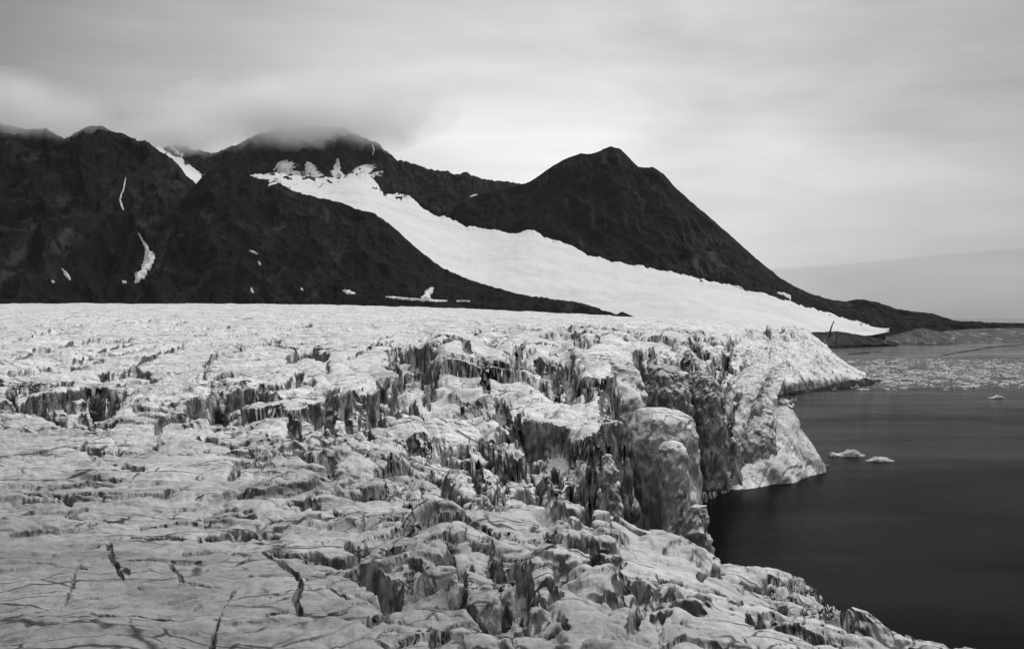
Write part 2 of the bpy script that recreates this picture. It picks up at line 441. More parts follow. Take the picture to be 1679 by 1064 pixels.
def poly_dist(P, X, D):
    """distance to a polyline, side (+ = farther from the near shore side, left of travel), end fade"""
    best = np.full(X.shape, 1e12, np.float32); side = np.zeros(X.shape, np.float32); along = np.zeros(X.shape, np.float32)
    seg = np.hypot(*np.diff(P, axis=0).T); acc = np.concatenate([[0], np.cumsum(seg)])
    for i in range(len(P) - 1):
        a, b = P[i], P[i + 1]; d = b - a; L2 = d @ d
        tt = ((X - a[0]) * d[0] + (D - a[1]) * d[1]) / L2
        t = np.clip(tt, 0, 1)
        ex = X - a[0] - t * d[0]; ey = D - a[1] - t * d[1]; r = ex * ex + ey * ey
        m = r < best
        best = np.where(m, r, best); side = np.where(m, d[0] * ey - d[1] * ex, side)
        along = np.where(m, (acc[i] + np.clip(tt, -0.4 if i == 0 else 0, 1.4 if i == len(P) - 2 else 1) * seg[i]) / acc[-1], along)
    return np.sqrt(best), np.sign(side), along


def height(X, D):
    """full height field of the glacier over (X, D)"""
    X = X.astype(np.float32); D = D.astype(np.float32)
    base = z0(X, D)
    bx = CX + X / D * F; by = HOR + (H - base) * F / D            # where this ground point lies on the chart of the glacier
    wx = X + 0.012 * D * n2(X / (0.05 * 120 + 0 * X) , D / 6.0, 3) * 0 + 1.3 * fbm2(X / 7, D / 7, 3, 21)
    wd = D + 1.3 * fbm2(X / 7, D / 7, 3, 31)
    far = ss(250, 700, D)
    wx = wx + far * 6 * fbm2(X / 45, D / 45, 3, 41); wd = wd + far * 6 * fbm2(X / 45, D / 45, 3, 51)
    z = base + 0.55 * fbm2(X / 14, D / 14, 5, 1, 0.58) + far * 1.6 * fbm2(X / 60, D / 60, 3, 5)

    # zones
    left = 1 - ss(350, 700, bx)
    fgl = ss(840, 900, by) * (1 - ss(420, 620, bx))               # smooth near plain
    fgr = ss(820, 880, by) * ss(520, 760, bx)                     # pillows of the near right shoulder
    mid = ss(600, 660, by) * (1 - ss(830, 900, by)) * (1 - 0.3 * (1 - ss(150, 420, bx)))
    icef = ss(640, 860, bx) * ss(528, 552, by) * (1 - ss(730, 800, by))
    farr = ss(1180, 1260, bx) * ss(530, 550, by) * ss(500, 900, D)
    farl = (1 - ss(610, 660, by)) * ss(505, 522, by)
    calm = np.zeros_like(bx)
    for pl, hwp, up_ in TONGUES:
        r, sd_, al = poly_dist(np.array([(a, b * 1.8) for a, b in pl], float), bx + 7 * n2(X / 6, D / 6, 15), by * 1.8 + 7 * n2(X / 6, D / 6, 16))
        mk = 1 - ss(0.62, 1.08, r / hwp)
        calm = np.maximum(calm, mk)
        z = z + 2.2 * up_ * D / F * (mk * (1 - 0.45 * np.clip(r / hwp, 0, 1) ** 2))
    z = z + (0.14 + 0.20 * ss(90, 200, D) * (1 - 0.6 * ss(600, 800, bx))) * (1 - 0.8 * calm) * (ridged(X / 5.5, D / 3.6, 4, 7) - 0.9)
    # long rounded ridges that sweep down to the right, with sharp valleys between them
    for slope_, per, hpx, sd, zn in ((0.40, 46., 17., 301, ss(470, 600, bx) * (1 - ss(1020, 1090, bx)) * ss(575, 625, by) * (1 - ss(830, 890, by))),
                                     (0.30, 40., 15., 311, ss(430, 620, bx) * ss(835, 890, by)),
                                     (0.22, 34., 9., 321, (1 - ss(470, 600, bx)) * ss(600, 680, by) * (1 - ss(850, 900, by)))):
        q_ = (by - slope_ * bx) / per + 0.55 * fbm2(bx / 150, by / 70, 3, sd) + 0.10 * n2(bx / 22, by / 14, sd + 4)
        t_ = 2 * (q_ - np.floor(q_)) - 1
        am_ = 0.35 + 0.65 * ss(-0.4, 0.4, n2(bx / 170, by / 80, sd + 6))
        z = z + zn * am_ * hpx * D / F * (np.sqrt(np.maximum(1 - t_ * t_, 0.0)) - 0.78)
    patchy = 0.6 + 0.5 * ss(-0.35, 0.35, fbm2(X / (6 + 0.03 * D), D / (6 + 0.03 * D), 2, 17))
    live = (1 - 0.82 * calm) * patchy

    # overlapping plates: long steps that face the near side
    sdir = wd - wx * 0.9 * ss(150, 340, D)
    for p, A, sd, zone in ((2.1, 0.32, 12, np.clip(0.35 + 0.6 * mid + 0.5 * fgr, 0, 1) * (1 - ss(200, 300, D))),
                           (3.6, 0.70, 2, np.clip(0.4 + mid + 0.3 * left, 0, 1.3) * (1 - ss(300, 420, D))),
                           (8.5, 1.5, 7, np.clip(0.25 + mid + 0.35 * fgr - 0.5 * fgl, 0, 1) * (1 - ss(420, 620, D))),
                           (18., 2.3, 19, np.clip(0.9 * mid, 0, 1) * (1 - ss(380, 520, D))),
                           (17., 2.4, 14, np.clip(farl, 0, 1) * ss(250, 330, D) * (1 - ss(900, 1300, D))),
                           (45., 4.0, 9, np.clip(farl * 0.8 + 0.4 * mid, 0, 1) * ss(190, 300, D) * (1 - ss(1000, 1500, D)))):
        s = sdir / p + 0.55 * fbm2(X / (p * 3.2), D / (p * 1.6), 3, sd)
        f = s - np.floor(s)
        saw = np.where(f < 0.07, f / 0.07, 1 - ((f - 0.07) / 0.93) ** 0.6)
        am = ss(-0.05, 0.55, n2(X / (p * 2.2), D / (p * 1.5), sd + 3) + 0.25 * n2(X / p, D / p, sd + 5))
        z = z + 0.62 * A * zone * am * (1 - 0.6 * calm) * (saw - 0.45)

    # blocks: broken, rounded, long in the direction of flow
    ca, sa = math.cos(0.36), math.sin(0.36)
    lay = np.clip(ss(770, 850, by) + mid * (1 - ss(600, 760, bx)), 0, 1)      # here the blocks lie along the view's width
    for size, stretch, dome, tilt, gap, gw, sd, zone, wide in (
            (2.0, 1.9, 0.5, 0.5, 0.9, 0.15, 3, np.clip(0.9 * fgr + 0.7 * mid * ss(600, 690, by) * ss(330, 520, bx), 0, 1), 1),
            (4.3, 2.3, 1.5, 1.3, 2.2, 0.14, 5, np.clip(0.95 * fgr + 0.7 * mid * ss(240, 520, bx), 0, 1) * lay, 1),
            (9.5, 2.2, 1.4, 1.6, 3.4, 0.10, 18, np.clip(0.9 * fgr + 0.8 * mid * ss(200, 480, bx), 0, 1) * lay, 1),
            (5.5, 1.9, 1.2, 1.3, 2.6, 0.14, 15, np.clip(0.4 * icef + 0.4 * mid * ss(600, 760, bx), 0, 1) * (1 - lay) * (1 - ss(380, 520, D)), 0),
            (14., 1.7, 2.6, 3.4, 7.0, 0.13, 8, np.clip(icef + 0.25 * mid * ss(300, 500, bx), 0, 1) * ss(150, 230, D), 0),
            (6.5, 1.2, 3.0, 3.6, 4.5, 0.22, 12, np.clip(farr + 0.35 * icef * ss(420, 620, D), 0, 1), 0),
            (30., 1.4, 2.0, 4.0, 8.0, 0.12, 10, np.clip(0.9 * icef + 0.3 * farl * ss(300, 700, bx), 0, 1) * ss(300, 480, D), 0)):
        if wide: qx = wx / (size * stretch) + 0.08 * wd / size; qd = (wd - 0.12 * wx) / size
        else: qx = (wx * ca + wd * sa) / size; qd = (-wx * sa + wd * ca) / (size * stretch)
        qx = qx + 0.45 * fbm2(X / size * 0.55, D / size * 0.55, 2, sd + 1); qd = qd + 0.4 * fbm2(X / size * 0.55, D / size * 0.55, 2, sd + 2)
        f1, f2, r1, r2 = worley(qx, qd, sd)
        g = np.clip((f2 - f1) / gw, 0, 1)
        opn = ss(-0.55, 0.25, n2(X / size * 0.6, D / size * 0.6, sd + 6))
        z = z + zone * live * (dome * (0.4 - np.minimum(f1, .9) ** 2) + tilt * (r1 - 0.5) - 0.6 * gap * opn * (0.2 + 0.9 * r2) * (1 - g) ** 1.4)
    # leaning ribs of the icefall over the promontory
    rib = ss(1150, 1185, bx) * (1 - ss(1275, 1310, bx)) * ss(560, 590, by) * (1 - ss(690, 720, by)) * ss(330, 380, D)
    rr_ = (wx * 0.93 - wd * 0.37) / 5.2 + 0.5 * n2(X / 14, D / 14, 77)
    z = z + rib * 3.4 * (0.5 - np.abs(2 * (rr_ - np.floor(rr_)) - 1) ** 1.6) * (0.6 + 0.6 * n2(X / 20, D / 20, 78))

    # hand placed walls and cracks
    for P, h, run in WALLS:
        Dm = P[:, 1].mean(); hm = h * Dm / F; L = max(run, hm * 1.2)
        R = L * 1.2 + 4
        m = (X > P[:, 0].min() - R) & (X < P[:, 0].max() + R) & (D > P[:, 1].min() - R) & (D < P[:, 1].max() + R)
        if not m.any(): continue
        jw = hm * 0.45 + 0.3
        r, sd, al = poly_dist(P, wx[m] + jw * fbm2(X[m] / (jw * 3), D[m] / (jw * 3), 3, 63), wd[m] + jw * fbm2(X[m] / (jw * 3), D[m] / (jw * 3), 3, 65))
        e = ss(-0.1, 0.12, al) * (1 - ss(0.88, 1.1, al))
        e = e * (0.72 + 0.5 * n2(wx[m] / (hm * 0.8 + 1), wd[m] / (hm * 0.8 + 1), 61))
        near = np.clip(1 - r / L, 0, 1) ** 1.1
        farw = np.clip(1 - r / (0.16 * hm + 0.12), 0, 1)
        lip = 0.10 * np.exp(-(r / (0.6 * hm)) ** 2)
        z[m] += hm * e * np.where(sd > 0, -farw * 0.95 + lip * (1 - farw), -near * 0.97)
    for P, w, h in CRACKS:
        Dm = P[:, 1].mean(); wm = w * Dm / F * 0.62; hm = h * Dm / F
        R = wm * 4 + 2
        m = (X > P[:, 0].min() - R) & (X < P[:, 0].max() + R) & (D > P[:, 1].min() - R) & (D < P[:, 1].max() + R)
        if not m.any(): continue
        jx = X[m] + 0.35 * wm * fbm2(X[m] / (wm * 2.5), D[m] / (wm * 2.5), 3, 71)
        jd = D[m] + 0.35 * wm * fbm2(X[m] / (wm * 2.5), D[m] / (wm * 2.5), 3, 81)
        r, sd, al = poly_dist(P, jx, jd)
        e = ss(-0.05, 0.1, al) * (1 - ss(0.9, 1.05, al)) * (0.75 + 0.5 * n2(X[m] / (4 * wm), D[m] / (4 * wm), 91))
        z[m] -= hm * e * np.clip(1.25 - r / wm, 0, 1) ** 0.8

    jx = fbm2(bx / 12, by / 8, 2, 201); jy = fbm2(bx / 12, by / 8, 2, 203)
    sink = np.zeros_like(z); soft = np.zeros_like(z)
    for pl, w in PITS:
        P = np.array(pl); R = w * 3.2 + 6
        m = (bx > P[:, 0].min() - R) & (bx < P[:, 0].max() + R) & (by > P[:, 1].min() - R) & (by < P[:, 1].max() + R)
        if not m.any(): continue
        r, sd, al = poly_dist(P * np.array([1, 1.25]), bx[m] + min(4.5, 0.8 * w) * jx[m], (by[m] + min(2.8, 0.42 * w) * jy[m]) * 1.25)
        hm = w * D[m] / F
        sink[m] = np.maximum(sink[m], hm * 3.4 * np.clip((1.12 - r / w) / 0.42, 0, 1))
        soft[m] += hm * 0.8 * np.exp(-(r / (1.9 * w)) ** 2)
    z = z - sink - np.minimum(soft, sink * 0.3 + 0.012 * D)

    # the calving wall
    s, k = edge_dist(X + 2.0 * fbm2(X / 9, D / 9, 3, 101) + far * 5 * fbm2(X / 40, D / 40, 3, 103),
                     D + 2.0 * fbm2(X / 9, D / 9, 3, 105) + far * 5 * fbm2(X / 40, D / 40, 3, 107))
    flute = 0.9 * fbm2(X / 3.2, D / 3.2, 3, 111)
    cl = -5 + k * (s + flute + 1.6) + 1.0 * ss(2, 0, k) * fbm2(X / 8, D / 8, 3, 113)
    cl = cl + 8.0 * (1 - ss(0.9, 1.6, k)) * ss(0.0, 2.5, s) * ss(600, 700, D)
    d = z - cl; hw = 2.2
    zz = np.where(d > hw, cl, np.where(d < -hw, z, z - (d + hw) ** 2 / (4 * hw)))
    return np.maximum(zz, -6).astype(np.float32)


# ---- tessellation: fans of sight lines, denser where the ice is steep
NC, NR = 1250, 1500
U0, U1 = -0.62, 0.60
us = np.linspace(U0, U1, NC).astype(np.float32)
fine = np.exp(np.linspace(math.log(44), math.log(1950), 2600)).astype(np.float32)
uc = us[::8]
Xc = uc[:, None] * fine[None]; Dc = np.broadcast_to(fine[None], Xc.shape)
Zc = height(Xc, Dc)
dz = np.abs(np.diff(Zc, axis=1)) / (0.5 * (Dc[:, 1:] + Dc[:, :-1]))
dd = np.diff(Dc, axis=1) / Dc[:, 1:]
dens = dz + dd * (0.10 + 6.0 / Dc[:, 1:] + 0.15)
ker = np.hanning(23); ker /= ker.sum()
for j in range(0, dens.shape[1]):
    dens[:, j] = np.convolve(np.pad(dens[:, j], 11, mode='edge'), ker, 'valid')
cdf = np.concatenate([np.zeros((len(uc), 1)), np.cumsum(dens, 1)], 1); cdf /= cdf[:, -1:]
q = np.linspace(0, 1, NR)
Drow = np.stack([np.interp(q, cdf[i], fine) for i in range(len(uc))])
Dg = np.stack([np.interp(us, uc, Drow[:, j]) for j in range(NR)], 1).astype(np.float32)
Xg = us[:, None] * Dg
Zg = height(Xg, Dg)
Pg = np.stack([Xg, Dg, Zg], -1)


def grid_normals(P):
    a = np.gradient(P, axis=0); b = np.gradient(P, axis=1)
    n = np.cross(a, b); n /= np.linalg.norm(n, axis=-1, keepdims=True) + 1e-9
    n[n[..., 2] < 0] *= -1
    return n


Ng = grid_normals(Pg)
steep = 1 - ss(0.35, 0.8, Ng[..., 2])
amp = np.clip(Dg * 0.0034, 0.2, 1.5)
fl = n3(Xg / (amp * 5), Dg / (amp * 5), Zg / (amp * 5.5), 4) + 0.5 * fbm3(Xg / (amp * 4), Dg / (amp * 4), Zg / (amp * 5), 3, 14)
al_ = Xg * 0.85 + Dg * 0.53
f1, f2, r1, r2 = worley(al_ / (amp * 3.6) + 0.5 * n2(Zg / (amp * 6), al_ / (amp * 9), 3), Zg / (amp * 5) + 0.4 * n2(al_ / (amp * 4), Zg / (amp * 4), 5), 31)
chunk = 1.5 * (r1 - 0.5) - 0.9 * (1 - np.clip((f2 - f1) / 0.13, 0, 1))
f1, f2, r1, r2 = worley(al_ / (amp * 1.5) + 0.5 * n2(Zg / (amp * 3), al_ / (amp * 5), 7), Zg / (amp * 2.2), 33)
chunk = chunk + 0.35 * (r1 - 0.5) - 0.3 * (1 - np.clip((f2 - f1) / 0.16, 0, 1))
dis = steep * amp * (0.9 * fl + 0.7 * chunk)
ru = fbm3(Xg / (amp * 1.8), Dg / (amp * 1.8), Zg / (amp * 1.8), 3, 9)
dis = dis + amp * (0.16 + 0.22 * steep) * ru
Pg = Pg + Ng * dis[..., None]
V = Pg.reshape(-1, 3)
fc = grid_faces(NC, NR)[:, ::-1]
keep = (V[fc][:, :, 2].max(1) > -2.0)
fc = fc[keep]
used = np.zeros(len(V), bool); used[fc.ravel()] = True
idx = np.cumsum(used) - 1
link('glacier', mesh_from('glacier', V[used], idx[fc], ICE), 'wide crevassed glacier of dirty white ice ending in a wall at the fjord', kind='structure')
del Pg, V, fc, Ng, Zg, Xg, Dg


# ------------------------------------------------------------------ mountains
def interp_poly(pl, xs):
    a = np.array(pl, float)
    return np.interp(xs, a[:, 0], a[:, 1]), np.interp(xs, a[:, 0], a[:, 2])


def mountain(name, ridge, base, mat, label, nu=900, nv=200, rough=1.0, seed=0, jag=2.0, bow=0.0):
    x0 = max(ridge[0][0], base[0][0]); x1 = min(ridge[-1][0], base[-1][0])
    xs = np.linspace(x0, x1, nu)
    ry, rD = interp_poly(ridge, xs); byy, bD = interp_poly(base, xs)
    ry = ry + jag * (fbm2(xs / 12, xs * 0 + seed, 5, seed, 0.62) * 0.85)
    R = np.stack(W(xs, ry, rD), -1); B = np.stack(W(xs, byy, bD), -1)
    vf = np.linspace(0, 1, nv); vb = np.linspace(0, 1, nv // 3)[1:]
    S = R[:, None] * vf[None, :, None] + B[:, None] * (1 - vf)[None, :, None]
    hh = R[:, 2] - B[:, 2]
    S[..., 2] += bow * hh[:, None] * np.sin(np.pi * vf)[None]
    bk = np.repeat(R[:, None], len(vb), 1)
    bk[..., 1] += vb[None] * (hh[:, None] * 1.5 + 150); bk[..., 2] = R[:, 2][:, None] * (1 - vb[None]) - 20 * vb[None]
    S = np.concatenate([S, bk], 1)
    N = np.zeros_like(S); N[:, :] = (0.0, -0.75, 0.66)
    x, y, z = S[..., 0], S[..., 1], S[..., 2]
    vv = np.concatenate([vf, 1 + vb])
    env = np.clip(np.minimum(vv / 0.06, np.abs(1 - vv) / 0.10), 0, 1)[None]
    sc = (hh.mean() + 60) * 0.55
    g = ridged((x + 0.35 * z) / sc, (z * 0.55 + y * 0.2) / sc, 6, seed) * 0.15 * sc + ridged((x - 0.2 * z) / (sc * .3), z / (sc * .7), 4, seed + 8) * 0.025 * sc + fbm2(x / (sc * .22), z / (sc * .22), 4, seed + 3) * 0.05 * sc
    g = g - g.mean()
    S = S + N * (rough * env * g)[..., None]
    n = len(vv)
    me = mesh_from(name, S.reshape(-1, 3), grid_faces(nu, n)[:, ::-1], mat)
    return link(name, me, label, kind='structure')


M1 = mountain('mountain', [(-330, 150, 3100), (-120, 180, 3050), (45, 212, 3000), (75, 210, 3000), (105, 228, 3000), (125, 217, 3000), (145, 207, 3000), (165, 206, 3000), (185, 216, 3000),
                           (208, 221, 3000), (225, 232, 2990), (236, 229, 2990), (262, 248, 2950), (285, 262, 2900), (305, 286, 2850), (322, 302, 2800), (350, 330, 2700), (420, 400, 2500), (520, 470, 2300)],
              [(-330, 520, 1750), (45, 515, 1800), (300, 515, 1830), (520, 518, 1850)], ROCK, 'dark rugged mountain with jagged crest at the left', seed=3, rough=1.3, jag=2.5)
M2 = mountain('mountain', [(295, 330, 2560), (318, 306, 2540), (338, 283, 2520), (350, 277, 2510), (378, 275, 2500), (392, 283, 2490), (420, 292, 2470), (450, 296, 2450), (480, 313, 2430),
                           (520, 324, 2400), (560, 332, 2380), (582, 342, 2360), (612, 349, 2330), (640, 368, 2310), (662, 388, 2290), (690, 413, 2260), (722, 437, 2230), (760, 455, 2200),
                           (800, 468, 2160), (850, 482, 2110), (900, 490, 2060), (940, 494, 2010), (975, 503, 1960), (1005, 514, 1910), (1050, 521, 1860), (1120, 527, 1800), (1200, 532, 1750)],
              [(295, 515, 1840), (700, 520, 1840), (900, 526, 1800), (1100, 538, 1700), (1200, 544, 1600)], ROCK, 'long dark ridge descending to the glacier in front of the snow slope', seed=12, rough=0.8, jag=1.6)
# broad snow slope between the ridges
up = [(255, 238, 4200), (275, 250, 4150), (300, 262, 4100), (330, 285, 4000), (400, 289, 3900), (445, 283, 3870), (490, 289, 3850), (530, 292, 3820), (565, 288, 3795), (600, 281, 3770), (614, 296, 3740), (628, 316, 3700), (655, 318, 3650), (672, 322, 3600), (690, 338, 3550), (712, 352, 3500), (735, 358, 3450), (762, 370, 3400), (792, 375, 3350),
      (848, 384, 3250), (862, 378, 3240), (878, 379, 3220), (893, 391, 3200), (912, 392, 3180), (935, 402, 3150), (962, 417, 3100), (1000, 428, 3050), (1060, 438, 3000), (1110, 448, 2950), (1200, 469, 2850),
      (1260, 484, 2780), (1330, 505, 2720), (1400, 525, 2650), (1440, 538, 2600), (1458, 543, 2580)]
lo = [(255, 330, 3000), (420, 330, 2700), (600, 390, 2520), (700, 460, 2420), (800, 500, 2330), (900, 520, 2260), (1000, 530, 2180), (1100, 536, 2100), (1180, 538, 2050), (1300, 546, 2150), (1380, 553, 2350), (1430, 549.5, 2480), (1450, 545.5, 2540), (1458, 543.5, 2575)]


def slope(name, up, lo, mat, label, nu=1200, nv=120, seed=0):
    xs = np.linspace(up[0][0], up[-1][0], nu)
    uy, uD = interp_poly(up, xs); ly, lD = interp_poly(lo, xs)
    jag = uy + 2.6 * fbm2(xs / 14, xs * 0 + 4.3, 5, seed, 0.6)
    ker = np.hanning(121); ker /= ker.sum()
    uy = np.convolve(np.pad(jag, 60, mode='edge'), ker, 'valid')
    uy = np.minimum(uy, np.interp(xs, xs, jag) + 40)
    v = np.linspace(0, 1, nv) ** 1.2
    T = np.stack(W(xs, uy, uD), -1); B = np.stack(W(xs, ly, lD), -1)
    S = T[:, None] * (1 - v)[None, :, None] + B[:, None] * v[None, :, None]
    wave = (0.05 * (T[:, 2] - B[:, 2]))[:, None] * np.sin(np.pi * v)[None]
    S[..., 2] -= wave * 0.5
    env = np.sin(np.pi * np.clip(v, 0, 1))[None]
    J = np.stack(W(xs, jag, uD), -1)
    S = S + (J - T)[:, None] * np.exp(-v / 0.06)[None, :, None]
    S[..., 2] += env * (7 * fbm2(S[..., 0] / 240, S[..., 1] / 240, 4, seed + 1) + 1.6 * fbm2(S[..., 0] / 35, S[..., 1] / 60, 3, seed + 5))
    # underside so the snow has a thickness at its rim
    lipv = S[:, :1] + np.array([0, 25.0, -25.0])
    S = np.concatenate([lipv, S], 1)
    fc = grid_faces(nu, nv + 1)
    vv = np.concatenate([[0], v]); PX = np.repeat(xs[:, None], nv + 1, 1); py_ = HOR + (H - S[..., 2]) * F / S[..., 1]
    dtop = py_ - jag[:, None]
    hole = fbm2(PX / 13, py_ / 8, 4, seed + 9) > 0.16 + dtop / 30 + 0.5 * ss(640, 760, PX)
    fc = fc[~hole.reshape(-1)[fc].all(1)]
    return link(name, mesh_from(name, S.reshape(-1, 3), fc, mat), label, kind='structure')


slope('snow_slope', up, lo, SNOW, 'broad smooth white snow slope running down between dark mountains to the fjord', seed=5)
M3 = mountain('mountain', [(240, 262, 4750), (262, 246, 4750), (275, 239, 4750), (292, 238, 4750), (306, 241, 4750), (322, 247, 4750), (327, 244, 4740), (346, 252, 4730), (362, 247, 4720), (380, 240, 4700), (395, 235, 4700), (408, 226, 4700),
                           (440, 215, 4700), (500, 207, 4700), (560, 209, 4690), (598, 226, 4680), (612, 232, 4660), (625, 240, 4640), (650, 263, 4600), (664, 264, 4580), (690, 273, 4560), (715, 280, 4540), (728, 278, 4530), (745, 286, 4510),
                           (765, 283, 4500), (790, 293, 4480), (820, 296, 4450), (850, 301, 4420), (880, 310, 4400), (960, 350, 4350)],
              [(240, 330, 4180), (330, 330, 4060), (600, 330, 3860), (700, 380, 3640), (800, 405, 3440), (960, 440, 3200)], ROCK2, 'high dark rocky ridge with its summits in low cloud', seed=21, rough=1.0, jag=3.0)
M4 = mountain('mountain', [(690, 372, 3620), (735, 350, 3620), (752, 332, 3640), (790, 318, 3650), (830, 309, 3650), (862, 301, 3650), (880, 291, 3640), (905, 273, 3630), (930, 259, 3620), (952, 252, 3610), (968, 253, 3605), (985, 247, 3600), (1001, 240, 3600),
                           (1018, 245, 3600), (1032, 259, 3590), (1048, 275, 3580), (1070, 274, 3570), (1088, 285, 3560), (1105, 305, 3550), (1130, 328, 3530), (1160, 353, 3510), (1200, 388, 3480), (1240, 424, 3440), (1280, 456, 3400),
                           (1300, 468, 3380), (1330, 482, 3350), (1365, 492, 3320), (1388, 494, 3300), (1410, 490, 3280), (1440, 496, 3260), (1470, 506, 3240), (1500, 511, 3220), (1530, 514, 3200), (1552, 523, 3190), (1575, 527, 3180), (1620, 529, 3160), (1760, 530, 3100)],
              [(690, 395, 3560), (790, 400, 3420), (880, 410, 3270), (960, 435, 3160), (1060, 456, 3060), (1200, 487, 2910), (1330, 523, 2780), (1400, 540, 2720), (1458, 551, 2640), (1560, 556, 2560), (1760, 560, 2500)], ROCK2,
              'dark pointed mountain falling to the fjord at the right', seed=33, rough=0.8, jag=1.2)

PALE = rock_material('pale_gravel', 0.06, 0.16, 0.03)
mountain('moraine', [(1290, 548, 2200), (1330, 545, 2220), (1372, 543, 2240), (1400, 547, 2240), (1425, 552, 2240), (1475, 563, 2230)],
         [(1290, 570, 2050), (1372, 567, 2180), (1475, 565, 2220)], SHORE, 'low dark moraine under the tip of the snow slope', nu=160, nv=30, seed=41, rough=0.5, jag=1.0)
mountain('gravel_mound', [(1452, 552, 2480), (1472, 548, 2480), (1490, 543, 2480), (1503, 539, 2480), (1512, 538, 2480), (1530, 542, 2480), (1545, 545, 2480), (1570, 550, 2480)],
         [(1452, 564, 2400), (1570, 563, 2400)], PALE, 'pale rounded gravel mound on the far shore', nu=120, nv=30, seed=43, rough=0.4, jag=0.4)
mountain('beach', [(1500, 560, 2510), (1530, 548, 2600), (1550, 543, 2650), (1580, 540, 2700), (1640, 538, 2750), (1800, 537, 2800)],
         [(1500, 562, 2460), (1800, 562, 2460)], PALE, 'pale low beach along the far shore', nu=160, nv=24, seed=45, rough=0.2, jag=0.4)

# ------------------------------------------------------------------ low shore and dark strips on the far side
def bar(name, pts, mat, label, hgt=4.0, seed=0):
    """a low bank lying on the water: centre line in waterline pixels with half widths in metres"""
    a = np.array([(*wl(p[0], p[1]), p[2]) for p in pts]); t = np.linspace(0, len(a) - 1, 160)
    cx, cy, hw = [np.interp(t, np.arange(len(a)), a[:, k]) for k in range(3)]
    w = np.linspace(-1, 1, 25)
    prof = np.clip(1 - np.abs(w) ** 2.2, 0, 1)
    X = np.repeat(cx[:, None], 25, 1); Y = cy[:, None] + w[None] * hw[:, None] * (1 + 0.25 * n2(t[:, None] * 4, w[None] * 0, seed))
    Z = -1.2 + hgt * prof[None] * (0.9 + 0.5 * n2(X / 25, Y / 25, seed)) * np.clip(hw / hw.max() + .2, 0, 1)[:, None]
    return link(name, mesh_from(name, np.stack([X, Y, Z], -1).reshape(-1, 3), grid_faces(160, 25)[:, ::-1], mat), label, kind='structure')


bar('shore', [(1372, 567.5, 10), (1420, 564, 26), (1470, 560.5, 40), (1530, 557, 60), (1600, 555, 60), (1760, 554, 60)], SHORE, 'dark low rocky shore beyond the end of the glacier', 7, 2)
bar('rubble_bank', [(1296, 645.5, 2), (1345, 639.3, 5), (1395, 633.5, 8), (1425, 628.5, 9), (1445, 625.3, 2)], SHORE, 'dark rubble along the foot of the far ice edge', 6, 8)
bar('dark_strip', [(1384, 582, 6), (1400, 580.5, 16), (1430, 578.5, 14), (1450, 576, 4)], SHORE, 'short dark strip beside the far ice in place of a reflection edge', 3, 4)  # dark edge of a reflection on the water, built as a solid strip
bar('dark_strip', [(1518, 586.5, 3), (1545, 583, 9), (1590, 575, 12), (1640, 568, 14), (1720, 562, 14)], SHORE, 'thin dark strip lying in the pale far water', 2.6, 6)  # low dark strip across the pale water

# ------------------------------------------------------------------ water
m, nt, b, out = new_mat('fjord_water')
geo = nd(nt, 'ShaderNodeNewGeometry'); pos = geo.outputs['Position']
b.inputs['Base Color'].default_value = (0.005, 0.005, 0.005, 1)
b.inputs['Roughness'].default_value = 0.6; b.inputs['Specular IOR Level'].default_value = 0.0
gl = nd(nt, 'ShaderNodeBsdfGlossy'); gl.inputs['Roughness'].default_value = 0.06; gl.inputs['Color'].default_value = (1, 1, 1, 1)
w1 = noise_node(nt, mapping(nt, pos, (0.5, 1, 1)), 0.9, 4, 0.55, 0.2)
w2 = noise_node(nt, mapping(nt, pos, (0.4, 1, 1)), 0.05, 4, 0.6, 0.2)
bm = nd(nt, 'ShaderNodeBump'); bm.inputs['Strength'].default_value = 0.55; bm.inputs['Distance'].default_value = 0.25
nt.links.new(mth(nt, 'ADD', w1, mth(nt, 'MULTIPLY', w2, 3.0)), bm.inputs['Height']); nt.links.new(bm.outputs[0], gl.inputs['Normal'])
lw = nd(nt, 'ShaderNodeLayerWeight')
lw.inputs['Blend'].default_value = 0.5
slick = noise_node(nt, mapping(nt, pos, (0.35, 1, 1)), 0.012, 5, 0.6, 0.4)
fac = ramp(nt, lw.outputs['Facing'], [(0.0, 0.01), (0.74, 0.022), (0.86, 0.08), (0.92, 0.17), (0.955, 0.42), (1.0, 0.85)])
fac = mixc(nt, 1.0, fac, ramp(nt, slick, [(0.35, 0.6), (0.65, 1.3)]), 'MULTIPLY')
mx = nd(nt, 'ShaderNodeMixShader'); nt.links.new(fac, mx.inputs[0]); nt.links.new(b.outputs[0], mx.inputs[1]); nt.links.new(gl.outputs[0], mx.inputs[2])
nt.links.new(mx.outputs[0], out.inputs[0])
WATER = m
ra = np.concatenate([[0], np.geomspace(40, 29000, 66)]); th = np.linspace(0, 2 * np.pi, 97)[:-1]
Vw = np.stack([ra[:, None] * np.cos(th)[None], ra[:, None] * np.sin(th)[None], np.zeros((len(ra), 96))], -1).reshape(-1, 3)
link('water', mesh_from('water', Vw, grid_faces(len(ra), 96, True), WATER), 'dark calm fjord water', kind='structure')


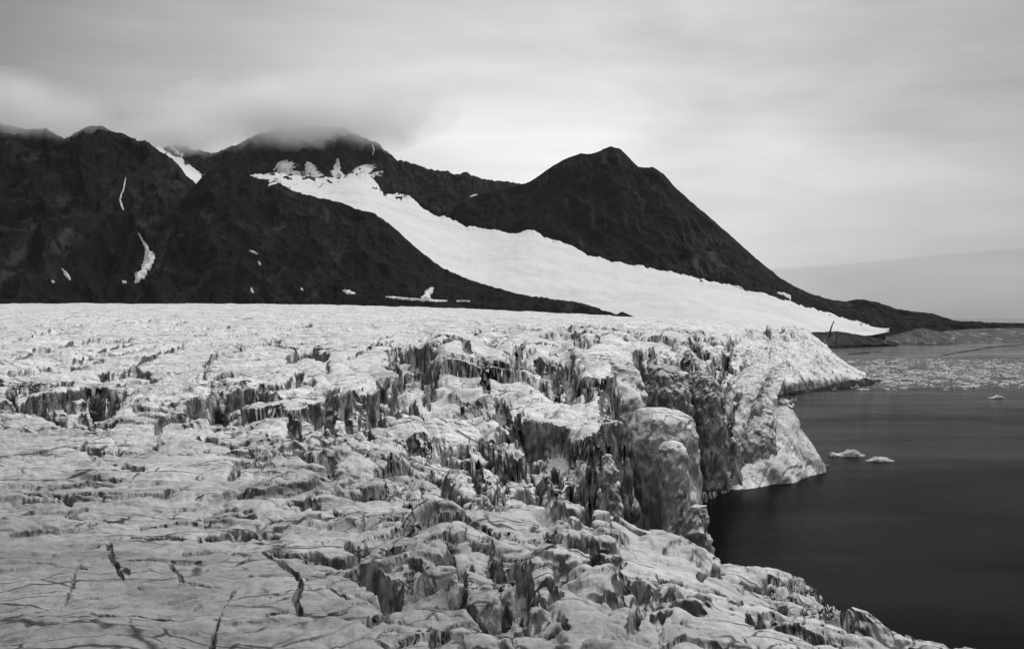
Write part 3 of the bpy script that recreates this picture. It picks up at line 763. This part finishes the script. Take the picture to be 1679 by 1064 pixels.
# ------------------------------------------------------------------ lofted pieces of ice
def loft(name, levels, mat, label=None, cat=None, group=None, parent=None, nz=70, na=110, rough=0.1, seed=0, square=2.6, rz=0.0, flute=0.5, crease=0.25):
    """levels from the bottom up: (x, y, z, half width, half depth); closed at both ends"""
    L = np.array(levels, float)
    t = np.linspace(0, len(L) - 1, nz)
    c = [np.interp(t, np.arange(len(L)), L[:, k]) for k in range(5)]
    ker = np.hanning(7); ker /= ker.sum()
    for k in range(5):
        pad = np.concatenate([np.full(3, c[k][0]), c[k], np.full(3, c[k][-1])])
        sm = np.convolve(pad, ker, 'valid'); sm[0], sm[-1] = c[k][0], c[k][-1]; c[k] = sm
    ang = np.linspace(0, 2 * np.pi, na, endpoint=False)
    e = 2.0 / square
    ux = np.sign(np.cos(ang)) * np.abs(np.cos(ang)) ** e; uy = np.sign(np.sin(ang)) * np.abs(np.sin(ang)) ** e
    cr, sr = math.cos(rz), math.sin(rz)
    lx = c[3][:, None] * ux[None]; ly = c[4][:, None] * uy[None]
    X = c[0][:, None] + lx * cr - ly * sr; Y = c[1][:, None] + lx * sr + ly * cr
    Z = np.repeat(c[2][:, None], na, 1)
    P = np.stack([X, Y, Z], -1)
    N = np.stack([ux[None] * cr - uy[None] * sr + 0 * Z, ux[None] * sr + uy[None] * cr + 0 * Z, 0 * Z], -1)
    sz = L[:, 3].max()
    f = fbm3(X / (sz * 0.45), Y / (sz * 0.45), Z / (sz * (0.45 + 1.2 * flute)), 5, seed)
    f2 = fbm3(X / (sz * 0.9), Y / (sz * 0.9), Z / (sz * 0.9), 3, seed + 7)
    cr = 1 - np.abs(fbm3(X / (sz * 0.8), Y / (sz * 0.8), Z / (sz * 1.3), 3, seed + 3)) * 3.2
    w1, w2, w3, w4 = worley((ang[None] * 2.2 + 0.6 * f2).astype(np.float32), (Z / (sz * 1.1) + 0.4 * f).astype(np.float32), seed + 5)
    f = f + crease * (-1.0 * np.clip(cr, 0, 1) ** 2 + 1.1 * (w3 - 0.5) - 0.5 * (1 - np.clip((w2 - w1) / 0.12, 0, 1)))
    d = sz * rough * (f + 0.8 * f2) * np.minimum(1, c[3] / (0.35 * sz))[:, None]
    P = P + N * d[..., None]
    P[..., 2] += 0.35 * d
    V = np.concatenate([P.reshape(-1, 3), [[c[0][0], c[1][0], c[2][0]], [c[0][-1], c[1][-1], c[2][-1]]]])
    q = grid_faces(nz, na, True)
    j = np.arange(na); j2 = (j + 1) % na
    n = nz * na
    capb = np.stack([np.full(na, n), j2, j, j], -1); capt = np.stack([np.full(na, n + 1), (nz - 1) * na + j, (nz - 1) * na + j2, (nz - 1) * na + j2], -1)
    tri = np.concatenate([capb[:, :3], capt[:, :3]])
    q3 = np.concatenate([q[:, [0, 1, 2]], q[:, [0, 2, 3]]])
    me = mesh_from(name, V, np.concatenate([q3, tri]), mat)
    return link(name, me, label, cat, group or ('ice towers and blocks of the broken front' if name == 'serac' else None), None, parent)


def at(px, py, D, hw, hd=None):
    x, y, z = W(px, py, D)
    return (x, y, z, hw * D / F, (hd or hw) * D / F)


# rounded blocks of the broken front, from the middle ridge round to the promontory
for lv, lab, kw in (
        ([(868, 830, 224, 24, 24), (868, 760, 224, 23, 24), (866, 722, 224, 20, 22), (864, 704, 224, 14, 16), (862, 699, 224, 4, 5)], 'squat pale ice block at the upper end of the dark wall below the smooth ridge', {}),
        ([(922, 850, 213, 28, 28), (921, 780, 213, 26, 28), (918, 736, 213, 24, 26), (914, 716, 213, 16, 18), (911, 710, 213, 4, 5)], 'rounded ice block halfway along the wall below the smooth ridge', {}),
        ([(990, 900, 204, 30, 28), (988, 820, 204, 28, 28), (986, 768, 204, 26, 26), (982, 746, 204, 18, 20), (979, 740, 204, 5, 6)], 'rounded ice block at the lower end of the wall below the smooth ridge', {}),
        ([(996, 760, 285, 50, 70), (996, 680, 285, 50, 70), (995, 635, 288, 49, 70), (994, 606, 292, 44, 64), (992, 592, 296, 34, 50), (988, 583, 300, 18, 28), (985, 581, 300, 4, 6)], 'big bright blocky serac with a broad white top behind the smooth ridge', {}),
        ([(1092, 770, 318, 36, 44), (1092, 690, 318, 36, 44), (1092, 640, 320, 34, 42), (1092, 614, 322, 28, 36), (1090, 600, 324, 18, 22), (1089, 597, 324, 4, 5)], 'grey ice block behind the tallest tower with a cracked flat face', {}),
        ([(1156, 800, 345, 30, 36), (1154, 700, 345, 30, 36), (1152, 650, 346, 28, 34), (1150, 622, 348, 22, 28), (1148, 611, 350, 14, 18), (1147, 608, 350, 3, 4)], 'dark ice block next to the grey cracked block, toward the promontory', {}),
        ([(1232, 812, 398, 40, 26), (1232, 760, 398, 40, 26), (1236, 720, 402, 36, 25), (1242, 690, 408, 28, 22), (1248, 672, 414, 14, 14), (1250, 668, 415, 3, 4)], 'broad grey ice face standing in the water left of the pale slab', dict(rough=0.09)),
        ([(1196, 730, 392, 17, 20), (1203, 690, 398, 19, 22), (1216, 650, 408, 20, 24), (1234, 616, 424, 19, 24), (1250, 594, 440, 14, 18), (1258, 587, 446, 4, 5)], 'leaning white rib of ice sweeping down to the left on the promontory', dict(rough=0.12)),
        ([(1238, 706, 410, 17, 20), (1244, 676, 416, 19, 22), (1254, 644, 424, 19, 24), (1267, 616, 436, 16, 20), (1277, 602, 444, 10, 12), (1280, 598, 446, 3, 4)], 'leaning white rib of ice above the pale slab on the promontory', dict(rough=0.12))):
    k = dict(crease=0.75, rough=0.14, square=2.8, nz=100, na=130, rz=0.4); k.update(kw)
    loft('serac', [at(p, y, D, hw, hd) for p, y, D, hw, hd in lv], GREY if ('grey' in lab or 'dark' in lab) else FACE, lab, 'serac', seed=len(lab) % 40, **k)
# the leaning tower and the slab before it
loft('serac', [at(1090, 1040, 236, 52, 60), at(1092, 900, 236, 56, 60), at(1090, 820, 236, 55, 60), at(1086, 770, 236, 53, 58), at(1085, 738, 236, 54, 58), at(1085, 715, 236, 53, 56), at(1085, 698, 236, 48, 50), at(1085, 684, 236, 40, 42),
               at(1082, 674, 236, 29, 30), at(1078, 669, 236, 15, 17), at(1076, 668, 236, 3, 3)],
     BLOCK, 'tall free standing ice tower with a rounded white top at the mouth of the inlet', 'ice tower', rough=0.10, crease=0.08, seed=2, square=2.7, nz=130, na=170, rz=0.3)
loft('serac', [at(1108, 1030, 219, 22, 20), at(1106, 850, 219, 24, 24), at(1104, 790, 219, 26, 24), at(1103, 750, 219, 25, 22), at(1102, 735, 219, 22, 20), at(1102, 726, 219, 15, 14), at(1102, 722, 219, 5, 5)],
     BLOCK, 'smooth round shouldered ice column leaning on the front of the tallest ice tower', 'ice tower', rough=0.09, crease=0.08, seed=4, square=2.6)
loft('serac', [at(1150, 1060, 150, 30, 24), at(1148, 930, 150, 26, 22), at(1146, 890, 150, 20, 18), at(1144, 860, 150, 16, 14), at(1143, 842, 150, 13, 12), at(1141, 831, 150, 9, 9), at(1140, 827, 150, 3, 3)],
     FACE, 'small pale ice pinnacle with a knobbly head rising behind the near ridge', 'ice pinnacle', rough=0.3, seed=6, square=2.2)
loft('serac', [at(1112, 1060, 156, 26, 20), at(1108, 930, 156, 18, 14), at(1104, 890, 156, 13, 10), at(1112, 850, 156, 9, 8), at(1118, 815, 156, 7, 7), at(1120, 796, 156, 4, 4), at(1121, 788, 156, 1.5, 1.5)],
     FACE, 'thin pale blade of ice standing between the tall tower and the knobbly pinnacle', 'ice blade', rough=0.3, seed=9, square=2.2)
loft('ice_slab', [(92, 404, -9, 40, 13), (94.2, 406, 0, 35, 11), (97, 411, 6.5, 26.5, 9.5), (100, 417, 13, 18, 8), (103, 424, 19, 10, 6), (105.2, 429.5, 23.5, 4.6, 4), (106.2, 431.5, 25.5, 1.6, 1.6)],
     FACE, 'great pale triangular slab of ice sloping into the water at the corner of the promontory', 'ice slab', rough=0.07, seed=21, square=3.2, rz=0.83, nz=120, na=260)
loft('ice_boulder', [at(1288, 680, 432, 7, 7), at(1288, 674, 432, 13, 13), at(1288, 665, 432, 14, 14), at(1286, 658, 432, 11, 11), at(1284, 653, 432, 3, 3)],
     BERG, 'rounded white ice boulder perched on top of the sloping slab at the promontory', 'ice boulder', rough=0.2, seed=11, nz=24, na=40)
loft('ice_spike', [at(1360, 552, 1330, 2.2, 2.2), at(1361, 545, 1330, 1.6, 1.6), at(1362, 540, 1330, 1.2, 1.2), at(1364.5, 533, 1330, 1.1, 1.1), at(1367.5, 526, 1330, 0.8, 0.8)],
     SHORE, 'thin dark leaning spike on the skyline of the far ice', 'spike', rough=0.1, seed=13, nz=20, na=16)


# ------------------------------------------------------------------ floes and drifting pieces
def floe(px0, px1, py, hpx, label, cat='ice floe', group=None, seed=0, humps=((0.6, 1.0, 0.3),), name='ice_floe'):
    x0, D = wl(px0, py); x1, _ = wl(px1, py)
    n, mm = 70, 26
    u = np.linspace(-1, 1, n); v = np.linspace(-1, 1, mm)
    Uu, Vv = np.meshgrid(u, v, indexing='ij')
    hl = (x1 - x0) / 2; hd = hl * 0.42
    r = np.sqrt(Uu ** 2 + Vv ** 2)
    # square to disc
    dx = Uu * np.sqrt(1 - Vv ** 2 / 2); dy = Vv * np.sqrt(1 - Uu ** 2 / 2)
    rr = np.hypot(dx, dy)
    hh = hpx * D / F
    prof = 0
    for c, a, w in humps: prof = prof + a * np.exp(-((dx * 0.5 + 0.5 - c) / w) ** 2)
    Z = hh * prof * np.clip(1 - rr ** 3, 0, 1) ** 0.6 * (0.85 + 0.45 * fbm2(dx * 3, dy * 3, 4, seed)) + 0.25
    rim = 1 + 0.14 * fbm2(dx * 2.5 + 9, dy * 2.5, 3, seed + 3)
    X = (x0 + x1) / 2 + dx * hl * rim; Y = D + hd + dy * hd * rim
    Z = np.where(rr > 0.985, -0.6, Z)
    me = mesh_from(name, np.stack([X, Y, Z], -1).reshape(-1, 3), grid_faces(n, mm)[:, ::-1], BERG)
    return link(name, me, label, cat, group or ('ice floes on the open water' if name == 'ice_floe' else 'small ice chunks at the waterline'))


floe(1363, 1422, 749, 11, 'larger white ice floe with a low hump and a small detached looking tip', seed=3, humps=((0.62, 0.95, 0.28), (0.12, 0.5, 0.12)))
floe(1423, 1468, 757, 8, 'smaller flat white ice floe next to the humped floe', seed=8, humps=((0.35, 0.7, 0.25), (0.7, 0.6, 0.2)))
floe(1296, 1308, 658, 5, 'pair of tiny white bergy bits under the far ice wall', 'ice chunk', seed=9, name='ice_chunk', humps=((0.25, 1, 0.16), (0.75, 1, 0.16)))
floe(1365, 1373, 640, 6, 'small white chunk at the dark foot of the far ice edge', 'ice chunk', seed=10, name='ice_chunk')
floe(1400, 1410, 636, 5, 'white chunk near the tip of the far ice edge', 'ice chunk', seed=12, name='ice_chunk')
floe(1344, 1348, 766, 4, 'tiny ice fragment right beside the corner of the sloping slab', 'ice chunk', seed=14, name='ice_chunk')
floe(1355, 1360, 764, 3, 'tiny ice fragment drifting between the slab corner and the floes', 'ice chunk', seed=15, name='ice_chunk')
floe(1622, 1650, 653, 4, 'low pale floe alone far out at the edge of the water', seed=16)

rs = np.random.RandomState(5)
Vb, Fb, nb = [], [], 0
for k in range(7000):
    px = rs.uniform(1392, 1760); py = 588 + 56 * rs.beta(1.6, 2.0)
    if py > 620 and rs.rand() < (py - 620) / 22: continue
    if n2(np.array([px / 45.]), np.array([py / 7.]), 3)[0] + 0.25 * rs.randn() < -0.12: continue
    x, y = wl(px, py)
    if x < 330 and y > 1010: continue
    w = 0.6 + 1.1 * rs.exponential(); d = w * rs.uniform(0.6, 1.6); h = rs.uniform(0.2, 0.9)
    na = 7; a = np.linspace(0, 2 * np.pi, na, endpoint=False) + rs.rand()
    r1 = rs.uniform(0.7, 1.1, na); r2 = r1 * rs.uniform(0.5, 0.85, na)
    lowr = np.stack([x + w * r1 * np.cos(a), y + d * r1 * np.sin(a), np.full(na, -0.2)], -1)
    top = np.stack([x + w * r2 * np.cos(a), y + d * r2 * np.sin(a), h * rs.uniform(0.7, 1.2, na)], -1)
    Vb += [lowr, top, [[x, y, h]]]
    for j in range(na):
        j2 = (j + 1) % na
        Fb += [(nb + j, nb + j2, nb + na + j2), (nb + j, nb + na + j2, nb + na + j), (nb + na + j, nb + na + j2, nb + 2 * na)]
    nb += 2 * na + 1
link('brash_ice', mesh_from('brash_ice', np.concatenate(Vb), Fb, BRASH, False), 'field of small broken ice drifting on the pale far water', 'brash ice', kind='stuff')

# ------------------------------------------------------------------ snow patches on the rock
bpy.context.view_layer.update()


def bvh(o):
    me = o.data
    return BVHTree.FromPolygons([v.co[:] for v in me.vertices], [p.vertices[:] for p in me.polygons])


TREES = [bvh(o) for o in (M1, M2, M3, M4)]
EYE = Vector((0, 0, H))


def cast(px, py):
    d = Vector(W(px, py, 1000)) - EYE; d.normalize()
    best = None
    for t in TREES:
        h = t.ray_cast(EYE, d)
        if h[0] is not None and (best is None or h[3] < best[3]): best = h
    return best


def patch(spine, label, group=None, thick=2.5, seed=0):
    """a bank of old snow lying on the slope: spine of (px, py, half width)"""
    a = np.array(spine, float)
    n = max(18, int(np.hypot(*(a[-1, :2] - a[0, :2])) * 1.6)); t = np.linspace(0, len(a) - 1, n)
    c = [np.interp(t, np.arange(len(a)), a[:, k]) for k in range(3)]
    tx = np.gradient(c[0]); ty = np.gradient(c[1]); ln = np.hypot(tx, ty) + 1e-6
    w = np.linspace(-1, 1, 9); V = []
    for i in range(n):
        for k, q in enumerate(w):
            ww = c[2][i] * max(0.25, 1 + 0.6 * float(fbm2(np.array([i * 0.10 + 7.3 * seed]), np.array([np.sign(q) * 3.3]), 4, seed, 0.7)[0]))
            px = c[0][i] - ty[i] / ln[i] * ww * q; py = c[1][i] + tx[i] / ln[i] * ww * q
            h = cast(px, py)
            if h is None: p = Vector(V[-1]) if V else Vector(W(px, py, 2500))
            else:
                rise = thick * (0.25 + 1.0 * (1 - q * q) * math.sin(math.pi * min(1, max(0, (i + .5) / n))) ** 0.5)
                if k in (0, 8) or i in (0, n - 1): rise = -thick
                p = h[0] + (h[1] if h[1].z > -0.2 else -h[1]) * 0.0 + (EYE - h[0]).normalized() * rise * 0.7 + Vector((0, 0, rise * 0.7))
            V.append(p[:])
    return link('snow_patch', mesh_from('snow_patch', V, grid_faces(n, 9), PATCH), label, 'snow patch', group or 'snow patches on the dark mountains')


patch([(206, 291, 0.6), (203, 310, 1.2), (196, 328, 1.8), (203, 345, 1.0)], 'faint thin snow streak high in the gully of the left mountain', seed=1)
patch([(227, 382, 0.6), (235, 398, 2.2), (243, 412, 5), (246, 422, 8), (240, 436, 7.5), (233, 449, 9), (225, 460, 5), (221, 464, 1)], 'largest snow patch, curved, at the bottom of the gully of the left mountain', seed=2)
patch([(101, 440, 0.6), (107, 448, 2.6), (113, 457, 3.4), (116, 459, 1)], 'small slanting snow patch low on the left mountain near the photo edge', seed=3)
patch([(200, 461, 1.5), (204, 463, 3), (208, 463, 1)], 'small round snow patch just left of the foot of the big curved patch', seed=4)
patch([(84, 461, 1), (87, 462, 2.2), (90, 463, 1)], 'tiny snow spot below the small slanting patch', seed=5)
patch([(408, 411, 0.5), (416, 414, 2), (423, 417, 0.8)], 'small snow sliver, upper of two in the middle of the dark ridge', seed=6)
patch([(423, 429, 0.5), (426, 433, 2), (428, 435, 0.6)], 'tiny snow sliver, lower of two in the middle of the dark ridge', seed=7)
patch([(412, 472, 1.2), (414, 479, 2.2), (416, 481, 1)], 'small upright snow spot near the foot of the dark ridge', seed=8)
patch([(561, 477, 0.8), (571, 479, 3.8), (583, 482, 1)], 'oval snow patch alone at the foot of the dark ridge', seed=9)
patch([(691, 490, 3), (700, 485, 6), (706, 478, 7), (711, 472, 2)], 'wedge shaped snow patch at the foot of the dark ridge', seed=10)
patch([(632, 487, 1), (650, 489, 2), (684, 492, 1.6), (705, 493, 2), (734, 493.5, 1)], 'long thin snow strip under the wedge shaped patch', seed=11)
patch([(748, 494, .8), (760, 494.3, 1.3), (771, 494.5, .7)], 'short thin snow strip right of the long strip', seed=12)
patch([(493, 473, .8), (495, 475, 1.8), (497, 477, .8)], 'tiny snow spot left of the oval patch', seed=13)
patch([(1274, 480, 0.8), (1284, 481.5, 2.6), (1294, 487, 3.0), (1297, 491, 0.8)], 'triangular snow patch on the right mountain above the long snow slope', seed=14)
patch([(1199, 469, 0.8), (1208, 470, 1.8), (1218, 473, 0.8)], 'thin snow patch touching the upper rim of the long snow slope', seed=15)
patch([(610, 236, .7), (613, 246, 1.6), (611, 255, .7)], 'small snow spot high on the cloudy ridge', seed=16)
patch([(770, 323, .7), (775, 321.5, 1.3), (783, 319, .6)], 'thin snow sliver on the saddle between cloudy ridge and pointed mountain', seed=17)

patch([(457, 266, 5), (460, 270, 12), (466, 277, 21), (471, 286, 28), (474, 295, 30)], 'broad blunt snow tongue climbing the cloudy ridge, leftmost of four', seed=18)
patch([(504, 265, 1.5), (506, 272, 7), (509, 280, 12), (513, 294, 20)], 'stubby snow finger in a gully, second of four on the cloudy ridge', seed=19)
patch([(553, 260, 1.2), (554, 268, 3.5), (553, 278, 7), (552, 294, 16)], 'narrow pointed snow finger in a gully of the cloudy ridge', seed=20)
patch([(592, 272, 14), (594, 278, 21), (597, 286, 24), (600, 296, 26)], 'broad snow tongue under the cloudy ridge, rightmost of four', seed=21)
patch([(278, 240, 2), (290, 250, 4), (300, 256, 3)], 'thin snow strip beside the small saddle snowfield', seed=22)

# ------------------------------------------------------------------ low cloud on the summits
def cloud(cx, cy, D, hw, hh, hd, dens, label, seed=0):
    m = bpy.data.materials.new('cloud_vapour'); m.use_nodes = True
    nt = m.node_tree; nt.nodes.clear()
    out = nt.nodes.new('ShaderNodeOutputMaterial'); v = nt.nodes.new('ShaderNodeVolumePrincipled')
    v.inputs['Color'].default_value = (1, 1, 1, 1); v.inputs['Anisotropy'].default_value = 0.0
    tc = nd(nt, 'ShaderNodeTexCoord')
    ln = nd(nt, 'ShaderNodeVectorMath', operation='LENGTH'); nt.links.new(tc.outputs['Object'], ln.inputs[0])
    geo = nd(nt, 'ShaderNodeNewGeometry')
    ns = noise_node(nt, geo.outputs['Position'], 0.005, 4, 0.6)
    fall = mth(nt, 'SUBTRACT', 1.0, mth(nt, 'ADD', ln.outputs['Value'], mth(nt, 'MULTIPLY', mth(nt, 'SUBTRACT', ns, 0.5), 1.6)))
    nt.links.new(mth(nt, 'MULTIPLY', mth(nt, 'POWER', mth(nt, 'MAXIMUM', fall, 0.0), 1.4), dens * 1.7), v.inputs['Density'])
    nt.links.new(v.outputs[0], out.inputs['Volume'])
    th = np.linspace(0, np.pi, 24); ph = np.linspace(0, 2 * np.pi, 40, endpoint=False)
    S = np.stack([np.sin(th)[:, None] * np.cos(ph)[None], np.sin(th)[:, None] * np.sin(ph)[None], np.cos(th)[:, None] + 0 * ph[None]], -1)
    o = link('low_cloud', mesh_from('low_cloud', S.reshape(-1, 3), grid_faces(24, 40, True)[:, ::-1], m), label, 'cloud', kind='stuff')
    x, y, z = W(cx, cy, D)
    o.location = (x, y, z); o.scale = (hw * D / F, hd, hh * D / F)
    return o


CLOUDS = True
if CLOUDS:
    cloud(508, 188, 4480, 250, 70, 480, 0.009, 'pale low cloud hiding the summit of the back ridge', 1)
    cloud(285, 224, 4500, 90, 34, 320, 0.007, 'small wisp of cloud on the saddle of the back ridge', 2)
    cloud(30, 182, 2900, 160, 62, 320, 0.008, 'dim cloud over the crest of the left mountain', 3)

# ------------------------------------------------------------------ thin sea air
m = bpy.data.materials.new('sea_air'); m.use_nodes = True
nt = m.node_tree; nt.nodes.clear()
out = nt.nodes.new('ShaderNodeOutputMaterial'); v = nt.nodes.new('ShaderNodeVolumePrincipled')
v.inputs['Color'].default_value = (0.95, 0.95, 0.95, 1); v.inputs['Density'].default_value = 0.5e-5
nt.links.new(v.outputs[0], out.inputs['Volume'])
hx = np.array([[x, y, z] for x in (-30000, 30000) for y in (-30000, 30000) for z in (-60, 900)], float)
link('haze', mesh_from('haze', hx, [(0, 1, 3, 2), (4, 6, 7, 5), (0, 4, 5, 1), (2, 3, 7, 6), (0, 2, 6, 4), (1, 5, 7, 3)], m, False), 'thin pale sea haze', kind='stuff')

# ------------------------------------------------------------------ sky and light
SUN_EL, SUN_AZ = math.radians(46), math.radians(52)     # azimuth clockwise from the view axis
w = bpy.data.worlds.new('World'); bpy.context.scene.world = w; w.use_nodes = True
nt = w.node_tree; nt.nodes.clear()
out = nt.nodes.new('ShaderNodeOutputWorld'); bg = nt.nodes.new('ShaderNodeBackground')
nt.links.new(bg.outputs[0], out.inputs[0])
sky = nd(nt, 'ShaderNodeTexSky', sky_type='NISHITA'); sky.sun_disc = False
sky.sun_elevation = SUN_EL; sky.sun_rotation = SUN_AZ
bw = nd(nt, 'ShaderNodeRGBToBW'); nt.links.new(sky.outputs[0], bw.inputs[0])
tc = nd(nt, 'ShaderNodeTexCoord'); dirv = tc.outputs['Generated']
n_a = noise_node(nt, mapping(nt, dirv, (1.6, 1.6, 5.0), (0, 0.12, 0)), 1.7, 5, 0.5, 0.4)
n_b = noise_node(nt, mapping(nt, dirv, (2.0, 2.0, 16.0), (0, 0.1, 0)), 2.6, 5, 0.55, 0.3)
cl = mth(nt, 'ADD', mth(nt, 'MULTIPLY', n_a, 0.75), mth(nt, 'MULTIPLY', n_b, 0.25))
cloudc = ramp(nt, cl, [(0.34, 0.49), (0.48, 0.61), (0.62, 0.73)])
# sky dims to both sides; the unseen zenith is brightened to light the ice tops
sepd = nd(nt, 'ShaderNodeSeparateXYZ'); nt.links.new(dirv, sepd.inputs[0])
ax = mth(nt, 'ABSOLUTE', mth(nt, 'SUBTRACT', sepd.outputs[0], 0.02))
side = ramp(nt, ax, [(0.05, 1.08), (0.2, 0.93), (0.32, 0.74), (0.45, 0.52), (0.7, 0.6)])
vert = ramp(nt, sepd.outputs[2], [(0.0, 0.34), (0.05, 0.40), (0.12, 0.48), (0.19, 0.43), (0.28, 0.36), (0.5, 0.62), (1.0, 0.78)])
cc = mixc(nt, 1.0, mixc(nt, 1.0, cloudc, side, 'MULTIPLY'), vert, 'MULTIPLY')
lft = ramp(nt, mth(nt, 'ADD', sepd.outputs[0], 0.5), [(0.04, 0.70), (0.22, 0.88), (0.36, 1.0)])
cc = mixc(nt, 1.0, cc, lft, 'MULTIPLY')
bank = mth(nt, 'SUBTRACT', sepd.outputs[2], mth(nt, 'MULTIPLY_ADD', sepd.outputs[0], 0.073, 0.0248))
bank = mth(nt, 'ADD', bank, mth(nt, 'MULTIPLY', mth(nt, 'SUBTRACT', n_b, 0.5), 0.006))
cc = mixc(nt, 1.0, cc, ramp(nt, mth(nt, 'MULTIPLY_ADD', bank, 10.0, 0.5), [(0.488, 0.86), (0.505, 1.0)]), 'MULTIPLY')
cs = nd(nt, 'ShaderNodeVectorMath', operation='SCALE'); nt.links.new(cc, cs.inputs[0]); cs.inputs['Scale'].default_value = 21.0
col = mixc(nt, 0.9, bw.outputs[0], cs.outputs[0])
nt.links.new(col, bg.inputs[0]); bg.inputs[1].default_value = 0.10

L = bpy.data.lights.new('sun', 'SUN'); L.energy = 1.5; L.angle = math.radians(12); L.color = (1.0, 0.995, 0.985)
so = bpy.data.objects.new('sun', L); C.objects.link(so)
sd = Vector((math.sin(SUN_AZ) * math.cos(SUN_EL), math.cos(SUN_AZ) * math.cos(SUN_EL), math.sin(SUN_EL)))
so.rotation_euler = (-sd).to_track_quat('-Z', 'Y').to_euler()

# ------------------------------------------------------------------ camera
cam = bpy.data.cameras.new('camera'); co = bpy.data.objects.new('camera', cam); C.objects.link(co)
cam.sensor_width = 36; cam.sensor_fit = 'HORIZONTAL'; cam.lens = F / 1679 * 36
co.location = (0, 0, H); co.rotation_euler = (math.radians(90), 0, 0)
cam.shift_x = (839.5 - CX) / 1679; cam.shift_y = -(532 - HOR) / 1679
cam.clip_start = 0.5; cam.clip_end = 200000
sc = bpy.context.scene
sc.camera = co
sc.view_settings.view_transform = 'Standard'; sc.view_settings.look = 'None'; sc.view_settings.exposure = 0.37
sc.cycles.volume_bounces = 8; sc.cycles.max_bounces = 10; sc.cycles.volume_step_rate = 4
